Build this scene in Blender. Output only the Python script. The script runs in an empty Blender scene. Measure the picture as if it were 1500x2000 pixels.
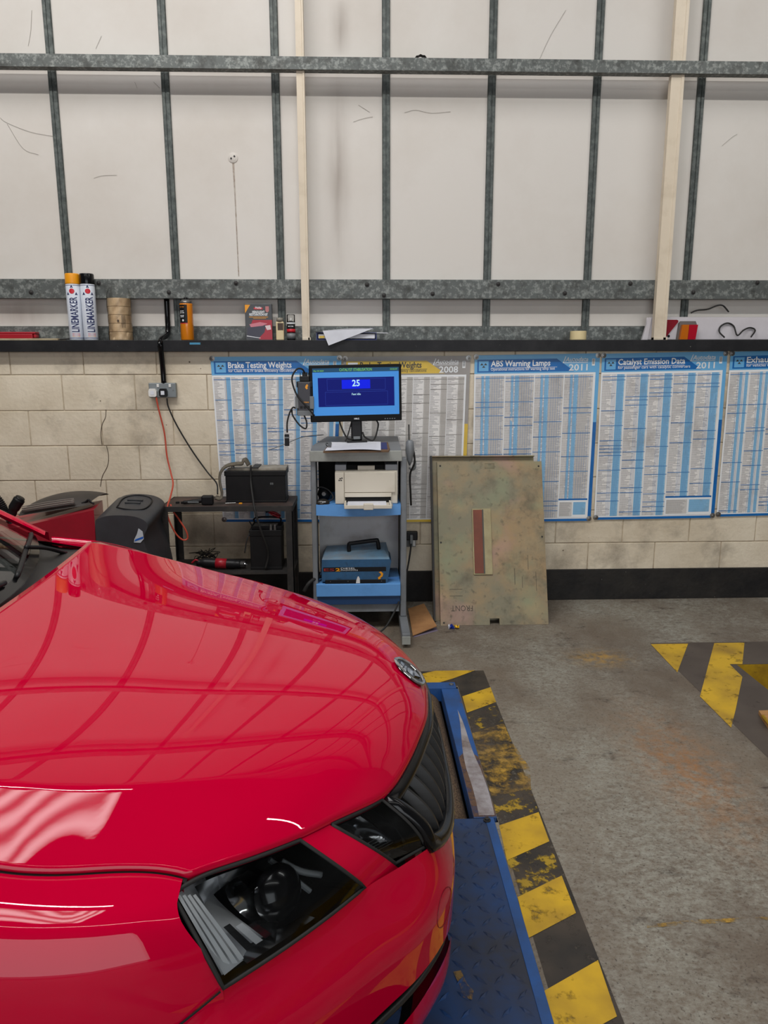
import bpy, bmesh, math, random
from mathutils import Vector, Matrix
random.seed(7)
SC = bpy.context.scene
COL = SC.collection
PI = math.pi

# ------------------------------------------------------------------ camera, world, lights, exposure
FPX = 1450.0
CAM_H = 1.589
PITCH, YAW, ROLL = math.radians(11.433), math.radians(1.8285), math.radians(-0.0966)
_f = Vector((math.sin(YAW)*math.cos(PITCH), math.cos(YAW)*math.cos(PITCH), -math.sin(PITCH)))
_r0 = Vector((math.cos(YAW), -math.sin(YAW), 0.0))
_u0 = _r0.cross(_f)
_r = _r0*math.cos(ROLL) + _u0*math.sin(ROLL)
_u = _u0*math.cos(ROLL) - _r0*math.sin(ROLL)
cam_data = bpy.data.cameras.new('camera')
cam_data.sensor_fit = 'VERTICAL'
cam_data.sensor_height = 24.0
cam_data.lens = 24.0*FPX/2000.0
cam_data.clip_start = 0.02
cam = bpy.data.objects.new('camera', cam_data)
COL.objects.link(cam)
m = Matrix((( _r.x, _u.x, -_f.x, 0), (_r.y, _u.y, -_f.y, 0), (_r.z, _u.z, -_f.z, CAM_H), (0, 0, 0, 1)))
cam.matrix_world = m
SC.camera = cam

world = bpy.data.worlds.new('world')
SC.world = world
world.use_nodes = True
world.node_tree.nodes['Background'].inputs[0].default_value = (0.75, 0.82, 0.92, 1)
world.node_tree.nodes['Background'].inputs[1].default_value = 1.0

def area(name, loc, rot, sx, sy, power, col=(1, 1, 1)):
    d = bpy.data.lights.new(name, 'AREA'); d.shape = 'RECTANGLE'; d.size = sx; d.size_y = sy
    d.energy = power; d.color = col
    o = bpy.data.objects.new(name, d); COL.objects.link(o)
    o.location = loc; o.rotation_euler = rot
    return o
# daylight coming in through the open vehicle door behind the camera, and rows of ceiling tubes along the bay
area('door_daylight', (0.8, -5.7, 2.0), (math.radians(90), 0, 0), 7.0, 3.6, 235, (0.95, 0.98, 1.0))
area('tube_light', (-2.0, 2.0, 4.95), (math.radians(24), 0, 0), 4.6, 0.10, 112, (1.0, 0.98, 0.94))
area('tube_light', (3.9, 2.0, 4.95), (math.radians(24), 0, 0), 3.0, 0.10, 78, (1.0, 0.98, 0.94))
area('tube_light', (0.2, -1.6, 4.95), (math.radians(14), 0, 0), 9.0, 0.10, 70, (1.0, 0.98, 0.94))

SC.view_settings.view_transform = 'Standard'
SC.view_settings.look = 'None'
SC.view_settings.exposure = -0.57
SC.view_settings.gamma = 1.0
SC.view_settings.use_curve_mapping = False
SC.cycles.max_bounces = 6; SC.cycles.diffuse_bounces = 3; SC.cycles.glossy_bounces = 3
SC.cycles.transmission_bounces = 4; SC.cycles.transparent_max_bounces = 10

# ------------------------------------------------------------------ helpers
def _ray(px, py):
    return _r*((px-750.0)/FPX) + _u*((1000.0-py)/FPX) + _f
def W(px, py, Y):
    d = _ray(px, py); t = Y/d.y
    return Vector((d.x*t, Y, CAM_H + d.z*t))
def G(px, py, z=0.0):
    d = _ray(px, py); t = (z-CAM_H)/d.z
    return Vector((d.x*t, d.y*t, z))

def s2l(c):
    c /= 255.0
    return c/12.92 if c <= 0.04045 else ((c+0.055)/1.055)**2.4
def rgb(r, g, b): return (s2l(r), s2l(g), s2l(b), 1.0)

MATS = {}
def mat(name, col, rough=0.5, metal=0.0, coat=0.0, col2=None, scale=8.0, detail=6.0, lo=0.35, hi=0.65, bump=0.0, bscale=60.0,
        emit=0.0, spec=0.5, stretch=None, trans=0.0, alpha=1.0, col3=None, scale3=2.0, lo3=0.5, hi3=0.7, coat_rough=0.03, world=False):
    if name in MATS: return MATS[name]
    M = bpy.data.materials.new(name); M.use_nodes = True
    nt = M.node_tree; N = nt.nodes; L = nt.links
    b = N['Principled BSDF']
    b.inputs['Base Color'].default_value = col
    b.inputs['Roughness'].default_value = rough
    b.inputs['Metallic'].default_value = metal
    b.inputs['Coat Weight'].default_value = coat
    b.inputs['Coat Roughness'].default_value = coat_rough
    b.inputs['Specular IOR Level'].default_value = spec
    b.inputs['Transmission Weight'].default_value = trans
    b.inputs['Alpha'].default_value = alpha
    tc = N.new('ShaderNodeTexCoord'); src = tc.outputs['Object']
    if world: src = N.new('ShaderNodeNewGeometry').outputs['Position']
    if stretch:
        mp = N.new('ShaderNodeMapping'); mp.inputs['Scale'].default_value = stretch
        L.new(src, mp.inputs['Vector']); src = mp.outputs['Vector']
    cur = None
    def layer(base_sock, base_col, c2, sc, l, h, seed):
        nz = N.new('ShaderNodeTexNoise'); nz.noise_dimensions = '4D'
        nz.inputs['Scale'].default_value = sc; nz.inputs['Detail'].default_value = detail
        nz.inputs['Roughness'].default_value = 0.65; nz.inputs['W'].default_value = seed
        L.new(src, nz.inputs['Vector'])
        mr = N.new('ShaderNodeMapRange'); mr.inputs['From Min'].default_value = l; mr.inputs['From Max'].default_value = h
        L.new(nz.outputs['Fac'], mr.inputs['Value'])
        mx = N.new('ShaderNodeMix'); mx.data_type = 'RGBA'
        L.new(mr.outputs['Result'], mx.inputs['Factor'])
        if base_sock: L.new(base_sock, mx.inputs['A'])
        else: mx.inputs['A'].default_value = base_col
        mx.inputs['B'].default_value = c2
        return mx.outputs['Result']
    if col2: cur = layer(None, col, col2, scale, lo, hi, 1.0)
    if col3: cur = layer(cur, col, col3, scale3, lo3, hi3, 5.0)
    if cur:
        L.new(cur, b.inputs['Base Color'])
    if emit:
        if cur: L.new(cur, b.inputs['Emission Color'])
        else: b.inputs['Emission Color'].default_value = col
        b.inputs['Emission Strength'].default_value = emit
    if bump:
        nz = N.new('ShaderNodeTexNoise'); nz.inputs['Scale'].default_value = bscale; nz.inputs['Detail'].default_value = 4
        L.new(src, nz.inputs['Vector'])
        bp = N.new('ShaderNodeBump'); bp.inputs['Strength'].default_value = bump; bp.inputs['Distance'].default_value = 0.01
        L.new(nz.outputs['Fac'], bp.inputs['Height']); L.new(bp.outputs['Normal'], b.inputs['Normal'])
    MATS[name] = M
    return M

def fin(o, parent=None):
    COL.objects.link(o)
    if parent: o.parent = parent
    return o
def obj(name, bm, material, parent=None, smooth=False):
    me = bpy.data.meshes.new(name)
    if isinstance(bm, bmesh.types.BMesh):
        bmesh.ops.recalc_face_normals(bm, faces=bm.faces) if getattr(bm, '_rec', True) is True and not smooth == 'keep' else None
        bm.to_mesh(me); bm.free()
    else:
        me = bm
    for mm in (material if isinstance(material, (list, tuple)) else [material]):
        me.materials.append(mm)
    if smooth:
        for p in me.polygons: p.use_smooth = True
    o = bpy.data.objects.new(name, me)
    return fin(o, parent)
def tag(o, label=None, cat=None, group=None, kind=None):
    if label: o['label'] = label
    if cat: o['category'] = cat
    if group: o['group'] = group
    if kind: o['kind'] = kind
    return o
def thing(name, label, cat, loc=(0, 0, 0), rz=0.0, group=None):
    o = bpy.data.objects.new(name, None); COL.objects.link(o)
    o.empty_display_size = 0.05
    o.location = loc; o.rotation_euler = (0, 0, rz)
    return tag(o, label, cat, group)

def box(bm, x0, x1, y0, y1, z0, z1, bev=0.0, mi=0):
    v = [bm.verts.new((x, y, z)) for x in (x0, x1) for y in (y0, y1) for z in (z0, z1)]
    fs = [bm.faces.new([v[i] for i in q]) for q in ((0, 1, 3, 2), (4, 6, 7, 5), (0, 4, 5, 1), (2, 3, 7, 6), (0, 2, 6, 4), (1, 5, 7, 3))]
    for f in fs: f.material_index = mi
    if bev:
        es = list({e for f in fs for e in f.edges})
        r = bmesh.ops.bevel(bm, geom=es, offset=bev, segments=2, profile=0.5, affect='EDGES', clamp_overlap=True)
        for f in r['faces']: f.material_index = mi
    return bm
def B(*a, **k):
    return box(bmesh.new(), *a, **k)
def prism(bm, pts, axis, a0, a1, mi=0):
    """extrude a polygon given in the two other axes along axis"""
    def mk(p, a):
        return {'x': (a, p[0], p[1]), 'y': (p[0], a, p[1]), 'z': (p[0], p[1], a)}[axis]
    A = [bm.verts.new(mk(p, a0)) for p in pts]; C = [bm.verts.new(mk(p, a1)) for p in pts]
    n = len(pts)
    fs = [bm.faces.new(A), bm.faces.new(C[::-1])]
    for i in range(n):
        fs.append(bm.faces.new((A[i], C[i], C[(i+1) % n], A[(i+1) % n])))
    for f in fs: f.material_index = mi
    return bm
def P(*a, **k): return prism(bmesh.new(), *a, **k)
def lathe(bm, prof, n=24, c=(0, 0, 0), axis='z', mi=0):
    rings = []
    for (r, h) in prof:
        ring = []
        for i in range(n):
            a = 2*PI*i/n
            x, y = r*math.cos(a), r*math.sin(a)
            p = {'z': (x, y, h), 'y': (x, h, y), 'x': (h, x, y)}[axis]
            ring.append(bm.verts.new((p[0]+c[0], p[1]+c[1], p[2]+c[2])))
        rings.append(ring)
    for a, b in zip(rings, rings[1:]):
        for i in range(n):
            bm.faces.new((a[i], a[(i+1) % n], b[(i+1) % n], b[i])).material_index = mi
    for ring in (rings[0], rings[-1]):
        try: bm.faces.new(ring).material_index = mi
        except ValueError: pass
    return bm
def LA(prof, **k): return lathe(bmesh.new(), prof, **k)
def cr(pts, n=6):
    """Catmull-Rom through the points"""
    pts = [Vector(p) for p in pts]
    if len(pts) < 3: return pts
    q = [pts[0]*2-pts[1]] + pts + [pts[-1]*2-pts[-2]]
    out = []
    for i in range(1, len(q)-2):
        a, b, c, d = q[i-1], q[i], q[i+1], q[i+2]
        for k in range(n):
            t = k/n
            out.append(0.5*((2*b)+(c-a)*t+(2*a-5*b+4*c-d)*t*t+(3*b-a-3*c+d)*t**3))
    out.append(pts[-1])
    return out
def tube(bm, pts, r, n=8, sub=6, mi=0, radii=None):
    p = cr(pts, sub) if sub > 1 else [Vector(q) for q in pts]
    up = Vector((0.13, 0.21, 0.97)); rings = []
    for i, c in enumerate(p):
        d = (p[min(i+1, len(p)-1)]-p[max(i-1, 0)])
        if d.length < 1e-9: d = Vector((1, 0, 0))
        d.normalize()
        a = d.cross(up)
        if a.length < 1e-3: a = d.cross(Vector((1, 0, 0)))
        a.normalize(); b = d.cross(a)
        rr = r if radii is None else radii[min(int(i/max(1, len(p)-1)*(len(radii)-1)+0.5), len(radii)-1)]
        rings.append([bm.verts.new(c+(a*math.cos(2*PI*k/n)+b*math.sin(2*PI*k/n))*rr) for k in range(n)])
    for A, C in zip(rings, rings[1:]):
        for k in range(n):
            bm.faces.new((A[k], A[(k+1) % n], C[(k+1) % n], C[k])).material_index = mi
    bm.faces.new(rings[0]).material_index = mi; bm.faces.new(rings[-1][::-1]).material_index = mi
    return bm
def T(pts, r, **k): return tube(bmesh.new(), pts, r, **k)
def grid(fn, nu, nv, bm=None, mi=0, wrap=False):
    bm = bm or bmesh.new()
    V = [[bm.verts.new(fn(i/nu, j/nv)) for j in range(nv+1)] for i in range(nu+1)]
    for i in range(nu):
        for j in range(nv):
            try: bm.faces.new((V[i][j], V[i+1][j], V[i+1][j+1], V[i][j+1])).material_index = mi
            except ValueError: pass
    return bm
def interp(knots, x):
    """smooth monotone-ish interpolation through (x, y) knots"""
    if x <= knots[0][0]: return knots[0][1]
    if x >= knots[-1][0]: return knots[-1][1]
    n = len(knots)
    for i in range(n-1):
        x0, y0 = knots[i]; x1, y1 = knots[i+1]
        if x <= x1:
            def sl(k):
                if k <= 0: return (knots[1][1]-knots[0][1])/(knots[1][0]-knots[0][0])
                if k >= n-1: return (knots[-1][1]-knots[-2][1])/(knots[-1][0]-knots[-2][0])
                a = (knots[k][1]-knots[k-1][1])/(knots[k][0]-knots[k-1][0])
                b = (knots[k+1][1]-knots[k][1])/(knots[k+1][0]-knots[k][0])
                return 0.0 if a*b <= 0 else 2*a*b/(a+b)
            h = x1-x0; t = (x-x0)/h; m0, m1 = sl(i)*h, sl(i+1)*h
            return (2*t**3-3*t*t+1)*y0+(t**3-2*t*t+t)*m0+(-2*t**3+3*t*t)*y1+(t**3-t*t)*m1
def lerp(a, b, t): return a+(b-a)*t

TXT = {}
def text(s, size, origin, right, up, material, parent, name='lettering', width=None, off=0.0, align='LEFT', extr=0.0, shear=0.0):
    """flat lettering laid on a surface: origin is the baseline start"""
    cu = bpy.data.curves.new('t', 'FONT'); cu.body = s; cu.size = 1.0; cu.offset = off; cu.shear = shear
    cu.resolution_u = 2
    o = bpy.data.objects.new('t', cu); COL.objects.link(o)
    dg = bpy.context.evaluated_depsgraph_get(); dg.update()
    me = bpy.data.meshes.new_from_object(o.evaluated_get(dg))
    bpy.data.objects.remove(o); bpy.data.curves.remove(cu)
    me.materials.clear()
    R, U, O = Vector(right).normalized(), Vector(up).normalized(), Vector(origin)
    xs = [v.co.x for v in me.vertices]
    if not xs: return None
    x0, x1 = min(xs), max(xs)
    sx = size
    if width: sx = width/(x1-x0)
    sh = 0.0
    if align == 'CENTER': sh = -(x0+x1)/2*sx
    elif align == 'LEFT': sh = -x0*sx
    for v in me.vertices:
        v.co = O + R*(v.co.x*sx+sh) + U*(v.co.y*size)
    me.name = name
    return obj(name, me, material, parent)

def pcopy(root, loc, rz=None, label=None):
    r = root.copy(); COL.objects.link(r); r.location = loc
    if rz is not None: r.rotation_euler = (0, 0, rz)
    if label: r['label'] = label
    for ch in list(root.children):
        c = ch.copy(); COL.objects.link(c); c.parent = r
        for g in ch.children:
            d = g.copy(); COL.objects.link(d); d.parent = c
    return r

# ------------------------------------------------------------------ materials
M_BLOCK = mat('painted_block', rgb(228, 216, 194), 0.75, col2=rgb(196, 180, 154), scale=1.6, lo=0.42, hi=0.72, bump=0.30, bscale=40,
              col3=rgb(104, 92, 78), scale3=2.4, lo3=0.52, hi3=0.80, world=True, detail=9)
M_MORTAR = mat('painted_mortar', rgb(206, 192, 168), 0.85, col2=rgb(140, 124, 104), scale=7, bump=0.3, world=True)
M_PANEL = mat('white_lining_panel', rgb(218, 213, 206), 0.55, col2=rgb(202, 194, 184), scale=0.9, lo=0.42, hi=0.8, bump=0.03, bscale=8,
              col3=rgb(120, 108, 98), scale3=16.0, lo3=0.715, hi3=0.76, world=True)
M_GALV = mat('galvanised_steel', rgb(94, 98, 96), 0.5, 0.3, col2=rgb(138, 142, 138), scale=42, detail=3, lo=0.48, hi=0.62,
             col3=rgb(58, 58, 54), scale3=12, lo3=0.48, hi3=0.75)
M_GALVD = mat('galvanised_rail', rgb(72, 78, 76), 0.5, 0.3, col2=rgb(98, 104, 101), scale=30, detail=3, lo=0.42, hi=0.6)
M_BLACKP = mat('black_painted_steel', rgb(26, 26, 29), 0.5, col2=rgb(42, 42, 44), scale=7, lo=0.45, hi=0.75, spec=0.3,
               col3=rgb(150, 148, 140), scale3=30, lo3=0.685, hi3=0.71, bump=0.05, world=True)
M_SKIRT = mat('black_painted_skirting', rgb(26, 25, 26), 0.6, col2=rgb(44, 41, 38), scale=6, bump=0.35, bscale=30, spec=0.3,
              col3=rgb(170, 165, 150), scale3=34, lo3=0.69, hi3=0.72, world=True)
M_CREAM = mat('cream_plastic_trunking', rgb(222, 208, 186), 0.4, col2=rgb(196, 180, 156), scale=5, lo=0.5, hi=0.8)
M_BLACK = mat('black_plastic', rgb(22, 22, 24), 0.45, spec=0.3)
M_BLACKG = mat('gloss_black', rgb(12, 12, 14), 0.2, coat=0.15, spec=0.25)
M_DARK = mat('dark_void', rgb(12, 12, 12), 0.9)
M_RUBBER = mat('black_rubber', rgb(30, 29, 28), 0.7, bump=0.1)
M_DUSTY = mat('dusty_black_steel', rgb(40, 38, 37), 0.6, col2=rgb(70, 64, 58), scale=9, lo=0.5, hi=0.75)
M_WHITE = mat('white_plastic', rgb(226, 224, 220), 0.35)
M_PAPER = mat('white_paper', rgb(228, 230, 238), 0.7, col2=rgb(212, 214, 222), scale=6)
M_GREYP = mat('grey_plastic', rgb(112, 116, 118), 0.4)
M_CHROME = mat('chrome', rgb(215, 218, 222), 0.12, 1.0)
M_STEEL = mat('bare_steel', rgb(150, 152, 152), 0.35, 0.8, col2=rgb(105, 98, 92), scale=12)

# ------------------------------------------------------------------ the room
DW = 4.80      # face of the block wall
YP = 4.93      # face of the white lining above it
def floor_material():
    M = bpy.data.materials.new('worn_painted_concrete'); M.use_nodes = True
    nt = M.node_tree; N = nt.nodes; L = nt.links; b = N['Principled BSDF']
    b.inputs['Roughness'].default_value = 0.62
    b.inputs['Specular IOR Level'].default_value = 0.35
    tc = N.new('ShaderNodeTexCoord')
    def nz(scale, detail, l, h, st=None, w=0.0, rough=0.65):
        n = N.new('ShaderNodeTexNoise'); n.noise_dimensions = '4D'
        n.inputs['Scale'].default_value = scale; n.inputs['Detail'].default_value = detail; n.inputs['W'].default_value = w
        n.inputs['Roughness'].default_value = rough
        if st:
            mp = N.new('ShaderNodeMapping'); mp.inputs['Scale'].default_value = st
            L.new(tc.outputs['Object'], mp.inputs['Vector']); L.new(mp.outputs['Vector'], n.inputs['Vector'])
        else: L.new(tc.outputs['Object'], n.inputs['Vector'])
        r = N.new('ShaderNodeMapRange'); r.inputs['From Min'].default_value = l; r.inputs['From Max'].default_value = h
        L.new(n.outputs['Fac'], r.inputs['Value']); return r.outputs['Result'], n.outputs['Fac']
    def mix(fac, a, bb):
        x = N.new('ShaderNodeMix'); x.data_type = 'RGBA'; L.new(fac, x.inputs['Factor'])
        for s, k in ((a, 'A'), (bb, 'B')):
            if isinstance(s, tuple): x.inputs[k].default_value = s
            else: L.new(s, x.inputs[k])
        return x.outputs['Result']
    def mul(a, bb):
        x = N.new('ShaderNodeMath'); x.operation = 'MULTIPLY'; L.new(a, x.inputs[0]); L.new(bb, x.inputs[1]); return x.outputs[0]
    big, _ = nz(0.9, 4, 0.42, 0.60, w=2.0)
    fine, fr = nz(38, 8, 0.44, 0.56, w=1.0, rough=0.75)
    c = mix(big, rgb(103, 91, 79), rgb(122, 111, 97))
    light = mul(nz(1.5, 6, 0.40, 0.60, st=(1, 0.7, 1), w=7.3)[0], nz(36, 8, 0.38, 0.60, st=(1, 1.5, 1), w=3.1, rough=0.78)[0])
    c = mix(light, c, rgb(152, 150, 139))
    spk, _ = nz(95, 4, 0.55, 0.68, w=9.0)
    c = mix(spk, c, rgb(72, 62, 54))
    dk = mul(nz(5.5, 6, 0.56, 0.70, st=(1, 2.4, 1), w=4.4)[0], nz(30, 6, 0.4, 0.6, w=12)[0])
    c = mix(dk, c, rgb(58, 48, 42))
    # rusty scuff with a place of its own
    sep = N.new('ShaderNodeSeparateXYZ'); L.new(tc.outputs['Object'], sep.inputs[0])
    def gauss(cx, cy, rx, ry):
        def sq(sock, c0, r0):
            a = N.new('ShaderNodeMath'); a.operation = 'SUBTRACT'; L.new(sock, a.inputs[0]); a.inputs[1].default_value = c0
            d = N.new('ShaderNodeMath'); d.operation = 'DIVIDE'; L.new(a.outputs[0], d.inputs[0]); d.inputs[1].default_value = r0
            p = N.new('ShaderNodeMath'); p.operation = 'MULTIPLY'; L.new(d.outputs[0], p.inputs[0]); L.new(d.outputs[0], p.inputs[1]); return p.outputs[0]
        s = N.new('ShaderNodeMath'); s.operation = 'ADD'; L.new(sq(sep.outputs[0], cx, rx), s.inputs[0]); L.new(sq(sep.outputs[1], cy, ry), s.inputs[1])
        n = N.new('ShaderNodeMath'); n.operation = 'MULTIPLY'; L.new(s.outputs[0], n.inputs[0]); n.inputs[1].default_value = -1
        e = N.new('ShaderNodeMath'); e.operation = 'EXPONENT'; L.new(n.outputs[0], e.inputs[0]); return e.outputs[0]
    rp = G(1340, 1500); rust = mul(gauss(rp.x, rp.y, 0.16, 0.42), nz(20, 6, 0.38, 0.68, w=6.0)[0])
    c = mix(rust, c, rgb(158, 108, 60))
    yp = G(1170, 1285); ysc = mul(gauss(yp.x, yp.y, 0.13, 0.10), nz(22, 6, 0.40, 0.65, w=8.0)[0])
    c = mix(ysc, c, rgb(178, 138, 60))
    L.new(c, b.inputs['Base Color'])
    bp = N.new('ShaderNodeBump'); bp.inputs['Strength'].default_value = 0.35; bp.inputs['Distance'].default_value = 0.006
    L.new(fr, bp.inputs['Height']); L.new(bp.outputs['Normal'], b.inputs['Normal'])
    return M
M_FLOOR = floor_material()

# floor with two openings: the roller bed under the car and the inspection pit at the right
PIT = (2.00, 3.2, -2.5, 3.665)          # x0, x1, y0, y1
BED = (-0.25, 0.475, 2.33, 3.44)
BED2 = (-0.25, 0.475, 0.20, 1.30)
def holed_floor():
    bm = bmesh.new()
    xs = sorted({-7.0, 7.0, PIT[0], PIT[1], BED[0], BED[1]}); ys = sorted({-6.0, 5.0, PIT[2], PIT[3], BED[2], BED[3], BED2[2], BED2[3]})
    def inside(x, y, h): return h[0] < x < h[1] and h[2] < y < h[3]
    vs = {}
    def V(x, y):
        if (x, y) not in vs: vs[(x, y)] = bm.verts.new((x, y, 0))
        return vs[(x, y)]
    for x0, x1 in zip(xs, xs[1:]):
        for y0, y1 in zip(ys, ys[1:]):
            cx, cy = (x0+x1)/2, (y0+y1)/2
            if inside(cx, cy, PIT) or inside(cx, cy, BED) or inside(cx, cy, BED2): continue
            bm.faces.new((V(x0, y0), V(x1, y0), V(x1, y1), V(x0, y1)))
    return bm
fl = tag(obj('floor', holed_floor(), M_FLOOR), kind='structure')
M_PITY = mat('yellow_painted_pit_wall', rgb(186, 150, 22), 0.5, col2=rgb(140, 108, 20), scale=9, col3=rgb(80, 60, 30), scale3=14, lo3=0.62, hi3=0.72)
def well(bm, h, dep):
    x0, x1, y0, y1 = h
    a = [bm.verts.new(p) for p in ((x0, y0, 0), (x1, y0, 0), (x1, y1, 0), (x0, y1, 0))]
    c = [bm.verts.new(p) for p in ((x0, y0, -dep), (x1, y0, -dep), (x1, y1, -dep), (x0, y1, -dep))]
    for i in range(4): bm.faces.new((a[i], c[i], c[(i+1) % 4], a[(i+1) % 4]))
    bm.faces.new(c[::-1]); return bm
obj('pit_wall', well(bmesh.new(), PIT, 1.5), M_PITY, fl)
obj('roller_well', well(bmesh.new(), BED, 0.35), M_DARK, fl)
obj('roller_well', well(bmesh.new(), BED2, 0.35), M_DARK, fl)

# worn hazard paint on the floor
def paint_mat(name, c, c2, lo, hi, rough=0.55):
    M = bpy.data.materials.new(name); M.use_nodes = True
    nt = M.node_tree; N = nt.nodes; L = nt.links; b = N['Principled BSDF']; b.inputs['Roughness'].default_value = rough
    tc = N.new('ShaderNodeTexCoord')
    n1 = N.new('ShaderNodeTexNoise'); n1.inputs['Scale'].default_value = 13; n1.inputs['Detail'].default_value = 9; n1.inputs['Roughness'].default_value = 0.72
    L.new(tc.outputs['Object'], n1.inputs['Vector'])
    r1 = N.new('ShaderNodeMapRange'); r1.inputs['From Min'].default_value = lo; r1.inputs['From Max'].default_value = hi
    L.new(n1.outputs['Fac'], r1.inputs['Value'])
    n2 = N.new('ShaderNodeTexNoise'); n2.inputs['Scale'].default_value = 5; n2.inputs['Detail'].default_value = 6
    L.new(tc.outputs['Object'], n2.inputs['Vector'])
    r2 = N.new('ShaderNodeMapRange'); r2.inputs['From Min'].default_value = 0.38; r2.inputs['From Max'].default_value = 0.7
    L.new(n2.outputs['Fac'], r2.inputs['Value'])
    mx = N.new('ShaderNodeMix'); mx.data_type = 'RGBA'; mx.inputs['A'].default_value = c; mx.inputs['B'].default_value = c2
    L.new(r2.outputs['Result'], mx.inputs['Factor']); L.new(mx.outputs['Result'], b.inputs['Base Color'])
    L.new(r1.outputs['Result'], b.inputs['Alpha'])
    return M
M_YEL = paint_mat('worn_yellow_floor_paint', rgb(212, 170, 34), rgb(158, 124, 38), 0.30, 0.44)
M_YEL2 = paint_mat('nearly_worn_off_yellow_paint', rgb(176, 138, 52), rgb(128, 104, 62), 0.44, 0.60)
M_YEL3 = paint_mat('yellow_specks_through_black', rgb(176, 146, 36), rgb(150, 120, 34), 0.53, 0.60)
M_BLK = paint_mat('worn_black_floor_paint', rgb(40, 37, 34), rgb(74, 64, 54), 0.30, 0.46)
M_BLK2 = paint_mat('brown_black_floor_paint', rgb(84, 74, 66), rgb(70, 60, 54), 0.24, 0.40)
def paint(px, m, z, world=False):
    bm = bmesh.new()
    pts = [Vector((p[0], p[1], z)) if world else G(p[0], p[1], z) for p in px]
    for i, p in enumerate(pts): p.z = z
    f = bm.faces.new([bm.verts.new(p) for p in pts])
    bmesh.ops.triangulate(bm, faces=[f])
    o = obj('paint_stripe', bm, m, fl); return o
paint([(0.47, -1.5), (0.632, -1.5), (0.637, 3.635), (-0.40, 3.635), (-0.40, 3.455), (0.478, 3.455)], M_BLK, 0.0012, True)
for k, pg in enumerate([[(820, 1317), (850, 1310), (928, 1309), (885, 1325), (838, 1339)],
          [(903, 1360), (958, 1342), (969, 1371), (912, 1392)],
          [(975, 1612), (1052, 1586), (1073, 1643), (990, 1680)],
          [(1011, 1752), (1097, 1710), (1125, 1783), (1032, 1832)],
          [(1063, 1935), (1168, 1875), (1205, 1985), (1085, 2050)]]):
    paint(pg, M_YEL, 0.0024)
paint([(922, 1432), (984, 1412), (998, 1445), (1035, 1500), (1037, 1540), (960, 1556), (945, 1510)], M_YEL2, 0.0024)
paint([(960, 1556), (1037, 1540), (1052, 1586), (975, 1612)], M_YEL3, 0.0024)
paint([(990, 1680), (1073, 1643), (1097, 1710), (1011, 1752)], M_YEL3, 0.0024)
paint([(914, 1398), (972, 1376), (983, 1408), (922, 1430)], M_YEL3, 0.0024)
for y0 in (1.15, 0.75, 0.35, -0.05):
    paint([(0.475, y0), (0.625, y0+0.10), (0.625, y0+0.28), (0.475, y0+0.18)], M_YEL, 0.0024, True)
paint([(1.652, -2.5), (PIT[0], -2.5), (PIT[0], PIT[3]), (3.6, PIT[3]), (3.6, 3.985), (1.656, 3.985)], M_BLK2, 0.0012, True)
paint([(1271, 1258), (1344, 1257), (1323, 1313)], M_YEL, 0.0024)
paint([(1395, 1256), (1454, 1255), (1450, 1297), (1425, 1297), (1450, 1322), (1437, 1385), (1428, 1421), (1367, 1360)], M_YEL, 0.0024)
paint([(1262, 1806), (1345, 1797), (1500, 1790), (1500, 1797), (1350, 1806), (1264, 1812)], M_YEL2, 0.0024)
for k in range(3):
    x = 2.75+k*0.5
    paint([(x, 3.675), (x+0.24, 3.675), (x+0.28, 3.98), (x+0.04, 3.98)], M_YEL, 0.0024, True)
    y0 = 2.3-k*0.8
    paint([(1.66, y0), (1.98, y0+0.35), (1.98, y0+0.75), (1.66, y0+0.4)], M_YEL, 0.0024, True)

# block wall: each block a piece of the wall
wl = tag(obj('wall_back_lower', B(-7, 7, DW+0.006, 5.0, 0, 1.66), M_MORTAR), kind='structure')
bmk = B(0, 0.4480, -0.002, 0.03, 0, 0.2185, bev=0.004)
mesh_block = bpy.data.meshes.new('block'); bmk.to_mesh(mesh_block); bmk.free(); mesh_block.materials.append(M_BLOCK)
for k in range(-1, 7):
    z = 1.512-0.2235*(k+1)
    off = -1.874 if k % 2 == 0 else -1.874+0.227
    if k == -1: off = -1.73
    for i in range(-3, 11):
        x = off+0.4535*i
        if x < -3.4 or x > 3.6: continue
        if k == -1:
            bb = B(0, 0.4480, -0.002, 0.03, 0, 0.14, bev=0.004)
            o = obj('block', bb, M_BLOCK, wl)
        else:
            o = bpy.data.objects.new('block', mesh_block); fin(o, wl)
        o.location = (x+0.0028, DW+0.0035+random.uniform(-0.0012, 0.0012), z+0.0025)
for pts_ in ([(207, 800), (206, 815), (200, 828), (197, 845), (199, 868)], [(208, 871), (212, 890), (210, 910), (200, 930), (196, 950)]):
    obj('crack', tube(bmesh.new(), [W(x, y, DW+0.0005) for x, y in pts_], 0.0022, n=5, sub=5), mat('crack_dirt', rgb(92, 78, 64), 0.9), wl)
for x, y, w_, h_ in ((196, 783, 5, 22), (212, 900, 4, 6), (300, 805, 3, 3), (325, 830, 4, 6), (295, 860, 3, 6), (305, 880, 2, 12), (370, 707, 7, 4), (392, 720, 4, 4), (508, 1028, 8, 6), (1150, 1050, 3, 9), (1100, 1075, 6, 3)):
    p_ = W(x, y, DW); r_ = 0.0016
    obj('scuff', LA([(r_*w_*0.5, 0.0), (r_*w_*0.3, -0.0006)], n=9, axis='y', c=(p_.x, DW+0.0010, p_.z)), mat('scuff_dirt', rgb(120, 106, 90), 0.9), wl)
tag(obj('baseboard_back', B(-7, 7, DW-0.012, DW+0.01, 0.0, 0.213, bev=0.004), M_SKIRT), kind='structure')

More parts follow.
